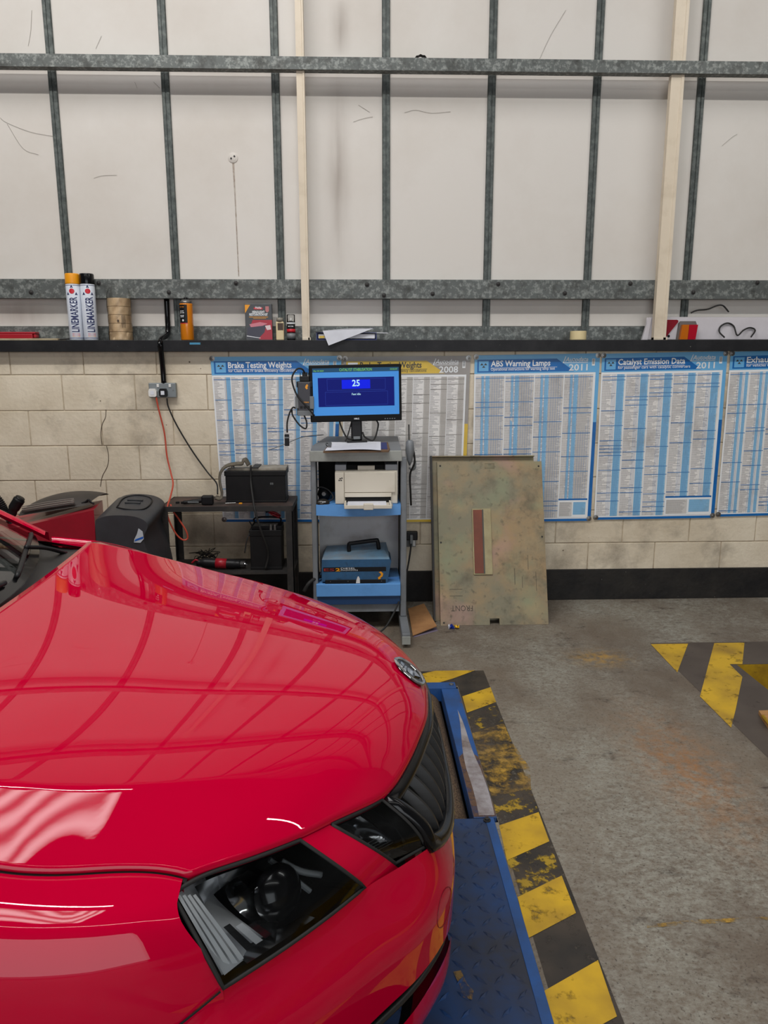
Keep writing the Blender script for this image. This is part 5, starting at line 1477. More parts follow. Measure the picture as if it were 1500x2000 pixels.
# cardboard and litter on the floor
pts = [G(x, y, 0.006) for x, y in ((797, 1192), (828, 1187), (853, 1229), (806, 1242))]
cdb = thing('cardboard_sheet', 'torn brown cardboard sheet on the floor beside the trolley foot', 'cardboard', (pts[0]+pts[2])/2-Vector((0, 0, 0.006)))
bm = bmesh.new(); o_ = cdb.location
lift = [0.012, 0.03, 0.022, 0.004]
a_ = [bm.verts.new(q-o_+Vector((0, 0, l_))) for q, l_ in zip(pts, lift)]; b_ = [bm.verts.new(q-o_+Vector((0, 0, l_-0.005))) for q, l_ in zip(pts, lift)]
bm.faces.new(a_); bm.faces.new(b_[::-1])
for i in range(4): bm.faces.new((a_[i], b_[i], b_[(i+1) % 4], a_[(i+1) % 4]))
obj('board', bm, mat('brown_cardboard', rgb(176, 130, 84), 0.8, col2=rgb(150, 106, 66), scale=9), cdb)
bm = bmesh.new(); bm.faces.new([bm.verts.new(q-o_+Vector((0.006, -0.012, 0.0005-0.0055))) for q in pts[2:]]+[bm.verts.new(q-o_+Vector((0.0, 0.05, -0.0055))) for q in pts[2:][::-1]])
obj('under_sheet', bm, mat('dusky_lilac_sheet', rgb(120, 110, 130), 0.8), cdb)
p = G(887, 1228); t = thing('crumpled_wrapper', 'small crumpled blue and yellow sweet wrapper on the floor by the panels', 'wrapper', p)
def crum(x0, x1, seed):
    rnd = random.Random(seed)
    H = [[rnd.uniform(0.002, 0.026) for _ in range(6)] for _ in range(6)]
    return grid(lambda u, v: (lerp(x0, x1, u), lerp(-0.016, 0.02, v), H[int(u*5)][int(v*5)]), 5, 5)
obj('blue_foil', crum(-0.028, 0.002, 1), mat('blue_foil', rgb(38, 66, 170), 0.3, 0.3), t); obj('yellow_foil', crum(0.002, 0.030, 2), mat('yellow_foil', rgb(230, 186, 30), 0.35, 0.2), t); obj('white_tip', crum(-0.036, -0.026, 3), M_PAPER, t)
# board lying over the pit edge at the far right
q = [G(1481, 1396, 0.0), G(1560, 1392, 0.0), G(1580, 1450, 0.0), G(1500, 1425, 0.0)]
t = thing('wooden_pit_board', 'tan plywood board with a yellow edge at the pit on the right edge', 'board', (q[0].x, q[0].y, 0.003))
bm = bmesh.new(); A_ = [bm.verts.new(v-q[0]+Vector((0, 0, 0.018))) for v in q]; D_ = [bm.verts.new(v-q[0]) for v in q]
bm.faces.new(A_); bm.faces.new(D_[::-1])
for i in range(4): bm.faces.new((A_[i], D_[i], D_[(i+1) % 4], A_[(i+1) % 4]))
obj('plywood', bm, mat('tan_plywood', rgb(186, 142, 88), 0.7, col2=rgb(160, 112, 66), scale=12, stretch=(1, 5, 1)), t)
e0, e1 = (q[3]-q[0]), (q[2]-q[0])
obj('yellow_edge', T([e0*0.45+Vector((0, 0, 0.022)), e0*0.98+Vector((0.004, 0, 0.022))], 0.008, n=6, sub=1), M_PITY, t)

# ------------------------------------------------------------------ analyser trolley
M_TG = mat('grey_trolley_steel', rgb(126, 130, 134), 0.45, 0.15, col2=rgb(104, 106, 108), scale=6, lo=0.45, hi=0.75)
M_TGL = mat('pale_grey_trolley_moulding', rgb(156, 158, 152), 0.5, col2=rgb(132, 132, 126), scale=9, lo=0.45, hi=0.75)
M_TBACK = mat('dusty_back_panel', rgb(206, 206, 206), 0.6, col2=rgb(172, 166, 158), scale=7, lo=0.5, hi=0.8)
M_SKYB = mat('sky_blue_moulding', rgb(98, 158, 222), 0.45, col2=rgb(84, 138, 196), scale=8, lo=0.5, hi=0.8)
M_DKB = mat('dark_blue_moulding', rgb(28, 62, 104), 0.45)
YF, YB = 4.24, 4.70                     # front and back of the trolley body
xl = W(606, 900, YF).x; xr = W(787, 900, YF).x
tcx = (xl+xr)/2; hw = (xr-xl)/2
tro = thing('analyser_trolley', 'grey and sky blue emissions analyser trolley with shelves against the wall', 'trolley', (tcx, 4.47, 0))
yf, yb = YF-4.47, YB-4.47
def zt_(py, Yq): return W(700, py, Yq).z
z_top_f = zt_(881, YF); z_lip = zt_(900, YF); z_top_b = zt_(852, YB)
# top moulding with cut rear-left corner and a sloping deck
deck = [(-hw*0.99, yf), (hw*0.97, yf), (hw*0.97, yb), (-hw*0.70, yb), (-hw*0.99, yf+0.16)]
bm = bmesh.new()
def zd(y): return lerp(z_top_f, z_top_b, (y-yf)/(yb-yf))
A_ = [bm.verts.new((x, y, zd(y))) for x, y in deck]; D_ = [bm.verts.new((x, y, z_lip)) for x, y in deck]
bm.faces.new(A_); bm.faces.new(D_[::-1])
for i in range(5): bm.faces.new((A_[i], D_[i], D_[(i+1) % 5], A_[(i+1) % 5]))
obj('top_deck', bm, [M_TG], tro)
obj('front_lip', B(-hw*1.01, hw*0.98, yf-0.012, yf, z_lip-0.003, z_top_f+0.003, bev=0.004), M_TGL, tro)
obj('side_upright', B(-hw, -hw+0.030, yf+0.01, yf+0.075, 0.14, z_lip, bev=0.006), M_TG, tro)
obj('side_upright', B(hw-0.012, hw+0.024, yf+0.01, yf+0.075, 0.085, z_lip+0.015, bev=0.006), M_TG, tro)
obj('side_panel', B(-hw+0.004, -hw+0.012, yf+0.075, yb, 0.16, z_lip), M_TG, tro)
obj('side_panel', B(hw-0.004, hw+0.006, yf+0.075, yb, 0.16, z_lip), M_TG, tro)
z_s1 = zt_(986, YF); z_s1b = zt_(1006, YF)
obj('shelf_board', B(-hw+0.03, hw-0.012, yf+0.012, yb, z_s1-0.012, z_s1), M_SKYB, tro)
bm = bmesh.new()
def liplow(u): return z_s1b-0.008*math.sin(PI*u)
def lipf(u, v): return (lerp(-hw+0.028, hw-0.012, u), yf-0.002-0.004*math.sin(PI*u), lerp(z_s1+0.002, liplow(u), v))
grid(lipf, 12, 2, bm); grid(lambda u, v: Vector(lipf(u, v))+Vector((0, 0.012, 0)), 12, 2, bm)
obj('shelf_lip', bm, M_SKYB, tro)
obj('upper_back', B(-hw+0.02, hw-0.01, yb-0.012, yb, z_s1, z_lip), M_DARK, tro)
z_s2 = zt_(1122, 4.36); z_l2t, z_l2m, z_l2b, z_base = zt_(1142, YF), zt_(1164, YF), zt_(1181, YF), zt_(1197, YF)
obj('lower_back', B(-hw+0.03, hw-0.012, yb-0.20, yb-0.19, z_s2, z_s1-0.012), M_TBACK, tro)
obj('lower_shelf', B(-hw+0.03, hw-0.012, yf+0.02, yb-0.02, z_l2t-0.02, z_l2t+0.004), M_SKYB, tro)
obj('tray_lip', B(-hw+0.02, hw-0.012, yf-0.010, yf+0.02, z_l2m, z_l2t+0.006, bev=0.003), M_SKYB, tro)
obj('tray_back_ridge', B(-hw+0.05, hw-0.014, yf+0.10, yf+0.12, z_l2t+0.004, z_l2t+0.016), M_SKYB, tro)
obj('tray_skirt', B(-hw+0.025, hw-0.014, yf+0.002, yf+0.02, z_l2b, z_l2m, bev=0.002), M_DKB, tro)
obj('base_box', B(-hw+0.03, hw-0.02, yf+0.02, yb-0.02, z_base, z_l2t-0.02), M_TG, tro)
for sg, xx in ((1, hw+0.006), (-1, -hw+0.012)):
    yfoot = G(785, 1266).y-4.47
    obj('foot', B(xx-0.024, xx+0.024, yfoot, yb-0.05, 0.030, 0.085, bev=0.004), M_TG, tro)
    obj('foot_cap', B(xx-0.024, xx+0.024, yfoot-0.006, yfoot, 0.022, 0.070, bev=0.002), M_TGL, tro)
    for yy in (yfoot+0.05, yb-0.12): obj('castor', LA([(0.005, -0.010), (0.017, -0.010), (0.017, 0.010), (0.005, 0.010)], n=16, axis='x', c=(xx, yy, 0.0175)), M_BLACK, tro)
# sensor holster and aerial on the right side
obj('holster', LA([(0.004, 0.0), (0.016, 0.03), (0.026, 0.09), (0.022, 0.14), (0.012, 0.15)], n=16, c=(hw+0.045, yf+0.08, z_lip-0.04)), M_TG, tro, smooth=True)
obj('aerial', T([(hw+0.040, yf+0.08, z_lip+0.10), (hw+0.038, yf+0.08, z_lip+0.20)], 0.0035, n=6, sub=1), M_BLACK, tro)
obj('sensor_hose', T([(hw+0.060, yf+0.09, z_lip+0.08), (hw+0.075, yf+0.10, z_lip-0.02), (hw+0.050, yf+0.12, z_lip-0.10), (hw+0.056, yf+0.16, z_lip-0.22), (hw+0.062, yf+0.2, z_lip-0.30)], 0.006, n=8), M_RUBBER, tro, smooth=True)
obj('probe_rod', T([W(632, 849, 4.55)-tro.location, W(590, 854, 4.50)-tro.location, W(555, 868, 4.47)-tro.location, W(525, 879, 4.45)-tro.location], 0.0030, n=6), M_GREYP, tro, smooth=True)

# monitor
M_SCREEN_BG = mat('screen_light_blue', rgb(70, 140, 214), 0.3, spec=0.08, emit=0.42)
M_SCREEN_DK = mat('screen_navy', rgb(8, 20, 110), 0.3, spec=0.08, emit=0.35)
M_SCREEN_BR = mat('screen_bright_blue', rgb(6, 26, 214), 0.3, spec=0.08, emit=0.7)
M_SCREEN_BAR = mat('screen_title_bar', rgb(38, 78, 110), 0.3, spec=0.08, emit=0.35)
M_SCREEN_TX = mat('screen_white_text', rgb(170, 214, 226), 0.3, spec=0.08, emit=0.8)
M_SCREEN_GR = mat('screen_green_text', rgb(120, 190, 80), 0.3, spec=0.08, emit=0.7)
M_SCREEN_LN = mat('screen_line', rgb(40, 64, 160), 0.3, spec=0.08, emit=0.4)
YMN = 4.42
mp_ = W(697, 823, YMN); k_ = 1/(FPX/(YMN*0.985))
zdk = zd(0.10)
mon = thing('monitor', 'black widescreen monitor showing a blue catalyst test screen on the trolley', 'monitor', (mp_.x, YMN, zdk))
mon.rotation_euler = (0, math.radians(-1.0), math.radians(2.0))
pw, ph = 90.0*k_, 110*k_
zb_ = mp_.z-zdk
pv = obj('bezel', B(-pw, pw, 0.0, 0.030, zb_, zb_+ph, bev=0.005), mat('monitor_black', rgb(10, 10, 11), 0.35, spec=0.12), mon)
roll_ = math.radians(1.1)
def scr(u, v, off=0.0):   # u 0..1 right, v 0..1 down over the visible panel
    return Vector((lerp(-pw*0.925, pw*0.945, u), -0.0008-off, lerp(zb_+ph*0.945, zb_+ph*0.115, v)))
def spatch(nm, u0, u1, v0, v1, m_, off):
    bm = bmesh.new(); bm.faces.new([bm.verts.new(scr(a, b, off)) for a, b in ((u0, v0), (u0, v1), (u1, v1), (u1, v0))]); return obj(nm, bm, m_, sc_)
bm = bmesh.new(); bm.faces.new([bm.verts.new(scr(a, b, 0)) for a, b in ((0, 0), (0, 1), (1, 1), (1, 0))])
sc_ = obj('screen', bm, M_SCREEN_BG, mon)
spatch('title_bar', 0, 1, 0, 0.085, M_SCREEN_BAR, 0.0005)
spatch('test_window', 0.06, 0.945, 0.20, 0.815, M_SCREEN_DK, 0.0005)
spatch('countdown_box', 0.335, 0.665, 0.25, 0.44, M_SCREEN_BR, 0.0010)
for (a, b, c_, d_) in ((0.165, 0.84, 0.225, 0.465), (0.14, 0.865, 0.50, 0.78)):
    for q_ in ((a, b, c_, c_+0.006), (a, b, d_, d_+0.006), (a, a+0.003, c_, d_), (b, b+0.003, c_, d_)): spatch('window_line', *q_, M_SCREEN_LN, 0.0008)
text('25', 0.052, scr(0.50, 0.385, 0.0015), X3, Z3, M_SCREEN_TX, sc_, align='CENTER', width=0.045, off=0.02)
text('CATALYST STABILISATION', 0.023, scr(0.50, 0.066, 0.0010), X3, Z3, M_SCREEN_GR, sc_, align='CENTER', width=0.19)
text('Mar 04 2024', 0.013, scr(0.015, 0.07, 0.0010), X3, Z3, M_SCREEN_GR, sc_, width=0.058)
text('10:02:07', 0.013, scr(0.90, 0.058, 0.0010), X3, Z3, M_SCREEN_GR, sc_, width=0.042)
text('Fast Idle', 0.017, scr(0.50, 0.575, 0.0015), X3, Z3, M_SCREEN_TX, sc_, align='CENTER', width=0.052, off=0.01)
text('HKC', 0.013, (0.002, -0.0008, zb_+ph*0.035), X3, Z3, M_PW, mon, align='CENTER', width=0.030, off=0.02)
for i in range(5): obj('button', B(pw*0.62+i*0.014, pw*0.62+i*0.014+0.007, -0.0015, 0.0, zb_+ph*0.03, zb_+ph*0.045), M_GREYP, mon)
obj('neck', B(-0.033, 0.033, 0.02, 0.055, 0.012, zb_+0.08, bev=0.008), M_BLACK, mon)
obj('neck_window', B(-0.020, 0.020, 0.017, 0.0205, 0.018, 0.036, bev=0.002), M_GREYP, mon)
obj('stand_foot', B(-0.06, 0.06, -0.01, 0.09, 0.0015, 0.012, bev=0.003), M_BLACK, mon)
obj('cable', T([(-0.10, 0.03, zb_+0.02), (-0.095, 0.03, zb_-0.02), (-0.06, 0.025, 0.03), (-0.02, 0.02, 0.018)], 0.005, n=8), M_RUBBER, mon, smooth=True)
obj('cable', T([(0.115, 0.03, zb_+0.01), (0.13, 0.03, zb_-0.03), (0.10, 0.02, 0.012), (0.05, 0.02, 0.03), (0.035, 0.03, 0.06)], 0.005, n=8), M_RUBBER, mon, smooth=True)
obj('cable', T([(-0.03, 0.03, zb_-0.01), (-0.055, 0.02, 0.04), (-0.07, 0.0, 0.010)], 0.004, n=8), M_RUBBER, mon, smooth=True)

# diagnostic adapter in its holder at the left of the monitor
YO = 4.40; o0 = W(594, 812, YO)
ob = thing('diagnostic_adapter', 'black handheld diagnostic adapter in a grey holder hanging left of the monitor', 'adapter', o0)
def op(px, py, Yq=YO): return W(px, py, Yq)-o0
def obx(nm, px0, px1, py0, py1, y0, y1, m_, bev=0.003, par=None):
    a, b = op(px0, py1), op(px1, py0); return obj(nm, B(a.x, b.x, y0, y1, a.z, b.z, bev=bev), m_, par or ob)
M_OBD = mat('charcoal_plastic', rgb(58, 58, 64), 0.45)
obx('adapter_body', 582, 606, 746, 804, 0.0, 0.035, M_OBD, 0.005)
obx('top_rubber', 579, 610, 745, 757, 0.004, 0.04, M_BLACK, 0.004)
obx('holder_side', 577, 583, 774, 798, -0.004, 0.05, M_GREYP, 0.003); obx('holder_side', 605, 613, 774, 799, -0.004, 0.05, M_GREYP, 0.003)
obx('holder_base', 581, 611, 802, 812, -0.006, 0.05, M_GREYP, 0.003); obx('holder_back', 579, 612, 776, 811, 0.036, 0.045, M_GREYP, 0.002)
for i in range(3): obx('socket_port', 586+7*i, 591+7*i, 793, 798, -0.002, 0.002, M_BLACK, 0.001)
obx('plug_connector', 585, 604, 735, 745, 0.004, 0.03, M_BLACK, 0.003); obx('plug_grip', 590, 600, 727, 736, 0.008, 0.026, M_BLACK, 0.003)
for q_ in (586, 602): obx('thumb_screw', q_-0.7, q_+0.7, 728, 736, 0.012, 0.016, M_BLACK, 0)
bm = bmesh.new(); cx_, cz_ = op(599, 755).x, op(599, 755).z
bm.faces.new([bm.verts.new((cx_+a*k_, -0.001, cz_+b*k_)) for a, b in ((-3.2, -2), (-2, 2), (1, 5), (3, 1.5), (1.2, -1), (2, -4), (-0.5, -5.5))]); obj('logo', bm, M_AMB, ob)
text('TDM', 0.010, op(593, 787)+Vector((0, -0.001, 0)), X3, Z3, M_AMB, ob, width=0.030, off=0.02)
obj('lead', T([op(595, 728, 4.41), op(590, 721, 4.39), op(580, 721, 4.38), op(571, 735, 4.375), op(572, 752, 4.375), op(582, 775, 4.375), op(600, 795, 4.375), op(614, 812, 4.39)], 0.0052, n=8), M_RUBBER, ob, smooth=True)
obj('lead', T([op(577, 797, 4.41), op(572, 796, 4.40), op(566, 806, 4.40), op(561, 825, 4.40), op(561, 845, 4.40)], 0.0050, n=8), M_RUBBER, ob, smooth=True)
obj('lead', T([op(570, 800, 4.41), op(572, 812, 4.41), op(585, 830, 4.41), op(597, 837, 4.41), op(599, 825, 4.41), op(594, 811, 4.42)], 0.0048, n=8), M_RUBBER, ob, smooth=True)
obx('inline_plug', 556.5, 564.5, 848, 871, -0.010, 0.010, M_BLACK, 0.003); obx('plug_collar', 556, 565, 853, 856, -0.011, 0.011, M_GREYP, 0.001)

# clipboard
zc_ = zd(0.0)
cp = W(702, 876, 4.33)
cl = thing('clipboard', 'worn wooden clipboard with a form lying on the trolley top', 'clipboard', (W(700, 876, 4.335).x, 4.335, zd(4.335-4.47)+0.0015))
cl.rotation_euler = (math.atan2(z_top_b-z_top_f, yb-yf), 0, 0)
k4 = 1/(FPX/(4.36*0.985)); sh = 0.030
def quadslab(nm, pts, z0, z1, m_, par):
    bm = bmesh.new(); a = [bm.verts.new((x, y, z1)) for x, y in pts]; b = [bm.verts.new((x, y, z0)) for x, y in pts]
    bm.faces.new(a); bm.faces.new(b[::-1]); n_ = len(pts)
    for i in range(n_): bm.faces.new((a[i], b[i], b[(i+1) % n_], a[(i+1) % n_]))
    return obj(nm, bm, m_, par)
quadslab('board', [(-67*k4, -0.150), (58*k4, -0.140), (61*k4, -0.09), (60*k4, 0.115), (-56*k4, 0.115)], 0.0, 0.009, mat('worn_hardboard', rgb(120, 92, 66), 0.7, col2=rgb(90, 68, 52), scale=18), cl)
quadslab('backing_sheet', [(-30*k4, -0.10), (56*k4, -0.10), (57*k4, 0.098), (-30*k4, 0.098)], 0.0092, 0.011, M_FOLD, cl)
def frm(u, v):
    x = lerp(lerp(-64, 43, u), lerp(-55, 45, u), v)*k4; return (x, lerp(-0.147, 0.105, v), 0.0130+0.006*math.sin(u*PI)*(1-v)-(0.0015*math.sin(u*6)))
bm = bmesh.new(); grid(frm, 14, 8, bm); grid(lambda u, v: Vector(frm(u, v))-Vector((0, 0, 0.0012)), 14, 8, bm)
obj('form_paper', bm, M_PAPER, cl, smooth=True)
for i in range(7):
    obj('form_line', grid(lambda u, v, i=i: Vector(frm(0.12+0.80*u, 0.15+0.11*i+0.006*v))+Vector((0, 0, 0.0007)), 10, 1), M_PGL, cl)
obj('clip', B(-60*k4, -53*k4, -0.06, 0.05, 0.015, 0.022, bev=0.002), M_STEEL, cl); obj('clip_wire', T([(-58*k4, -0.05, 0.012), (-63*k4, -0.03, 0.022), (-63*k4, 0.02, 0.022), (-57*k4, 0.045, 0.012)], 0.0025, n=6), M_BLACK, cl)

# printer
YPR = 4.25; ppx = W(716, 984, YPR)
pr = thing('laser_printer', 'white laser printer with its paper tray open on the blue trolley shelf', 'printer', (ppx.x, YPR, z_s1+0.001))
k4 = 1/(FPX/(YPR*0.985)); M_PRW = mat('warm_white_printer', rgb(216, 208, 192), 0.45, col2=rgb(196, 186, 168), scale=6, lo=0.5, hi=0.8); M_PRG = mat('printer_grey', rgb(150, 154, 160), 0.45)
pw_, phh = 63*k4, 68*k4
bm = bmesh.new(); box(bm, -pw_, pw_, 0.012, 0.22, 0, phh, bev=0.006)
obj('body', bm, M_PRW, pr)
obj('front_cover', B(-pw_*0.70, pw_*0.92, 0.0, 0.014, 24*k4, phh*0.955, bev=0.003), M_PRW, pr)
obj('control_panel', B(-pw_, -pw_*0.715, 0.002, 0.014, 0.002, phh*0.955, bev=0.003), M_PRW, pr)
for a, b in ((0, 0), (4, 0), (2, 3.5), (5.5, 4.5)): obj('panel_icon', B(-pw_*0.89+a*k4, -pw_*0.89+(a+3)*k4, 0.0005, 0.002, (48+b)*k4, (50.2+b)*k4), M_PK, pr)
obj('output_cheek', B(-pw_, -pw_*0.64, 0.02, 0.22, phh, phh+12*k4, bev=0.004), M_PRG, pr); obj('output_cheek', B(pw_*0.60, pw_, 0.02, 0.22, phh, phh+12*k4, bev=0.004), M_PRG, pr)
obj('output_slot', B(-pw_*0.64, pw_*0.60, 0.06, 0.22, phh, phh+9*k4), M_DARK, pr); obj('output_flap', B(-pw_*0.28, pw_*0.27, 0.03, 0.06, phh, phh+9*k4, bev=0.003), M_PRW, pr)
obj('rear_bar', B(-pw_*0.40, pw_*0.60, 0.20, 0.22, phh+10*k4, phh+14*k4), M_BLACK, pr)
obj('tray_mouth', B(-pw_*0.68, pw_*0.78, 0.004, 0.013, 3*k4, 15*k4), M_DARK, pr)
obj('mouth_rail', B(-pw_*0.70, pw_*0.80, -0.004, 0.013, 15*k4, 23*k4, bev=0.002), M_PRW, pr)
ty = -0.135
quad_ = [(-pw_*0.70, ty), (pw_*0.78, ty), (pw_*0.80, 0.012), (-pw_*0.70, 0.012)]
quadslab('paper_tray', quad_, 0.002, 0.010, M_PRW, pr)
obj('tray_front', B(-pw_*0.70, pw_*0.78, ty-0.004, ty+0.004, 0.0, 0.020, bev=0.002), M_PRW, pr); obj('tray_handle', B(-pw_*0.10, pw_*0.20, ty-0.012, ty+0.012, -0.006, 0.030, bev=0.004), M_PRW, pr)
for sg, a in ((-1, -pw_*0.68), (1, pw_*0.74)):
    obj('tray_side', B(a-0.004, a+0.006, ty, 0.010, 0.010, 0.022), M_PRW, pr)
    for i in range(5): obj('tray_rib', B(a-0.006, a+0.014, ty+0.015+0.02*i, ty+0.022+0.02*i, 0.010, 0.018), M_PRG, pr)
pp_ = thing('paper_stack', 'stack of blank white paper in the printer tray', 'paper', (ppx.x, YPR, z_s1+0.0125))
obj('sheets', B(-pw_*0.60, pw_*0.62, ty+0.010, 0.008, 0.0, 0.006), M_PAPER, pp_)

# barcode scanner / mouse beside the printer
mx_ = W(630, 981, 4.27)
t = thing('computer_mouse', 'dark computer mouse with its cable beside the printer', 'mouse', (mx_.x, 4.275, z_s1+0.001), 0.3)
def ms(u, v):
    a = 2*PI*u; b = v*PI/2; rx, ry, rz = 0.042, 0.028, 0.030
    return (rx*math.cos(a)*math.cos(b), ry*math.sin(a)*math.cos(b), rz*math.sin(b)**0.8)
obj('shell', grid(ms, 28, 10), mat('brown_black_plastic', rgb(40, 36, 32), 0.3), t, smooth=True)
obj('badge_mark', B(-0.010, 0.012, -0.026, -0.020, 0.012, 0.017, bev=0.001), M_PS, t)
obj('cable', T([(0.04, 0.0, 0.012), (0.07, 0.02, 0.03), (0.05, 0.05, 0.07), (0.0, 0.06, 0.09), (-0.04, 0.05, 0.06), (-0.02, 0.08, 0.02)], 0.004, n=8), M_RUBBER, t, smooth=True)
t = thing('webcam_ball', 'small dark round device with a silver lens at the back of the printer shelf', 'camera', (W(633, 958, 4.42).x, 4.42, z_s1+0.001))
obj('ball', LA([(0.004, 0.0), (0.030, 0.004), (0.040, 0.03), (0.036, 0.055), (0.018, 0.072), (0.003, 0.075)], n=24), M_BLACK, t, smooth=True); obj('lens', LA([(0.012, -0.044), (0.012, -0.036)], n=16, axis='y', c=(0, 0, 0.04)), M_STEEL, t)

# diesel smoke meter
YD = 4.22; k4 = 1/(FPX/(YD*0.985))
dp = W(697, 1135, YD)
M_SMB = mat('scuffed_blue_case', rgb(46, 92, 132), 0.5, col2=rgb(38, 64, 88), scale=6, lo=0.42, hi=0.7, col3=rgb(30, 34, 40), scale3=14, lo3=0.58, hi3=0.75)
M_SMT = mat('pale_blue_case_top', rgb(112, 150, 178), 0.5, col2=rgb(120, 130, 138), scale=9)
sm = thing('diesel_smoke_meter', 'scuffed blue diesel smoke meter case with a black carry handle on the lower trolley shelf', 'smoke meter', (dp.x, YD+0.03, z_l2t+0.006))
wd = 73*k4; hd = 51*k4
fr_ = [(-wd, 0.012), (wd*0.86, 0.0), (wd*0.98, hd*0.92), (wd*0.93, hd), (-wd*0.98, hd)]
obj('case', P(fr_, 'y', 0.0, 0.20), M_SMB, sm)
bm = bmesh.new()
tp = [(-wd*0.98, 0.0, hd), (wd*0.93, 0.0, hd), (wd*0.80, 0.09, hd+12*k4), (-wd*0.55, 0.09, hd+5*k4)]
bk = [(-wd*0.98, 0.20, hd), (wd*0.93, 0.20, hd), (wd*0.86, 0.20, hd+19*k4), (-wd*0.88, 0.20, hd+12*k4)]
a = [bm.verts.new(v) for v in tp]; b = [bm.verts.new(v) for v in bk]
bm.faces.new((a[0], a[1], a[2], a[3])); bm.faces.new((a[3], a[2], b[2], b[3])); bm.faces.new((a[1], b[1], b[2], a[2])); bm.faces.new((a[0], a[3], b[3], b[0])); bm.faces.new((b[0], b[3], b[2], b[1]))
obj('sloping_top', bm, M_SMT, sm)
obj('base_strip', B(-wd*0.90, wd*0.82, -0.006, 0.20, -0.002, 8*k4, bev=0.002), M_BLACK, sm)
hz = hd+9*k4
obj('handle', T([(-wd*0.22, 0.11, hz-0.012), (-wd*0.22, 0.11, hz+14*k4), (-wd*0.12, 0.11, hz+16*k4), (wd*0.52, 0.11, hz+22*k4), (wd*0.60, 0.11, hz+20*k4), (wd*0.64, 0.11, hz+2*k4)], 0.0125, n=8, sub=4), M_BLACK, sm, smooth=True)
obj('name_strip', B(-wd*0.95, wd*0.83, -0.0012, 0.001, hd*0.50, hd*0.68), M_BLACK, sm)
text('ES', 0.024, (-wd*0.93, -0.0020, hd*0.525), X3, Z3, mat('maroon_print', rgb(150, 44, 44), 0.5), sm, width=wd*0.30, off=0.01)
text('2', 0.026, (-wd*0.60, -0.0020, hd*0.520), X3, Z3, M_AMB, sm, width=wd*0.13, off=0.03)
text('DIESEL', 0.015, (-wd*0.45, -0.0020, hd*0.595), X3, Z3, M_PS, sm, width=wd*0.42)
text('DIAGNOSTICS', 0.010, (-wd*0.45, -0.0020, hd*0.53), X3, Z3, M_PS, sm, width=wd*0.48)
bm = bmesh.new(); bm.faces.new([bm.verts.new((wd*0.66+x*k4, -0.0016, hd*0.30+z*k4)) for x, z in ((-3, 8), (2, 10), (6.5, 5), (5, -1), (1, -3.5), (1.5, -6), (-3.5, -7.5), (-4.5, -3), (-0.5, -0.5), (2.2, 3), (0, 6.5))]); obj('question_logo', bm, M_AMB, sm)
obj('white_tag', P([(-2*k4, 1*k4), (6.5*k4, 1*k4), (6*k4, 11*k4), (3.5*k4, 16*k4), (1.5*k4, 15*k4), (-1*k4, 8*k4)], 'y', -0.009, -0.0075), M_WHITE, sm)
for a in (-0.75, -0.25, 0.70): obj('screw', LA([(0.003, -0.0075), (0.003, -0.006)], n=8, axis='y', c=(wd*a, 0, 5*k4)), M_STEEL, sm)
obj('lead', T([(-wd*0.95, 0.10, 0.02), (-wd*1.15, 0.02, 0.03), (-wd*1.35, -0.02, 0.01), (-wd*1.5, -0.02, -0.04)], 0.011, n=8), M_RUBBER, sm, smooth=True)

# ------------------------------------------------------------------ black steel table and what is on it
YTF, YTB = 4.38, 4.72
ztb = W(440, 989, YTF).z
xa, xb = W(313, 989, YTF).x, W(571, 989, YTF).x
tb = thing('steel_table', 'small black steel table with a lower shelf left of the trolley', 'table', ((xa+xb)/2, (YTF+YTB)/2, 0))
hx, hy_ = (xb-xa)/2, (YTB-YTF)/2
M_TTOP = mat('stained_table_top', rgb(84, 62, 54), 0.7, col2=rgb(48, 42, 40), scale=5, lo=0.4, hi=0.6)
obj('table_top', B(-hx+0.003, hx-0.003, -hy_+0.003, hy_, ztb-0.012, ztb-0.002), M_TTOP, tb)
obj('front_rail', B(-hx, hx, -hy_, -hy_+0.005, ztb-0.032, ztb, bev=0.001), M_DUSTY, tb); obj('back_rail', B(-hx, hx, hy_-0.005, hy_, ztb-0.032, ztb+0.0), M_DUSTY, tb)
for sg in (-1, 1):
    obj('end_rail', B(sg*hx-0.0025, sg*hx+0.0025, -hy_, hy_, ztb-0.032, ztb), M_DUSTY, tb)
    for sy in (-1, 1):
        bm = bmesh.new(); x_, y_ = sg*hx, sy*hy_
        box(bm, min(x_, x_-sg*0.042), max(x_, x_-sg*0.042), min(y_, y_-sy*0.005), max(y_, y_-sy*0.005), 0, ztb-0.032)
        box(bm, min(x_, x_-sg*0.005), max(x_, x_-sg*0.005), min(y_, y_-sy*0.042), max(y_, y_-sy*0.042), 0, ztb-0.032)
        obj('leg', bm, M_DUSTY, tb)
z_low = W(520, 1113, 4.44).z
obj('lower_shelf', B(-hx+0.003, hx-0.003, -hy_+0.006, hy_-0.006, z_low-0.012, z_low), M_DUSTY, tb)
obj('corner_brace', P([(hx-0.22, ztb-0.032), (hx-0.045, ztb-0.032), (hx-0.20, ztb-0.11)], 'y', hy_-0.014, hy_-0.008), M_DUSTY, tb)

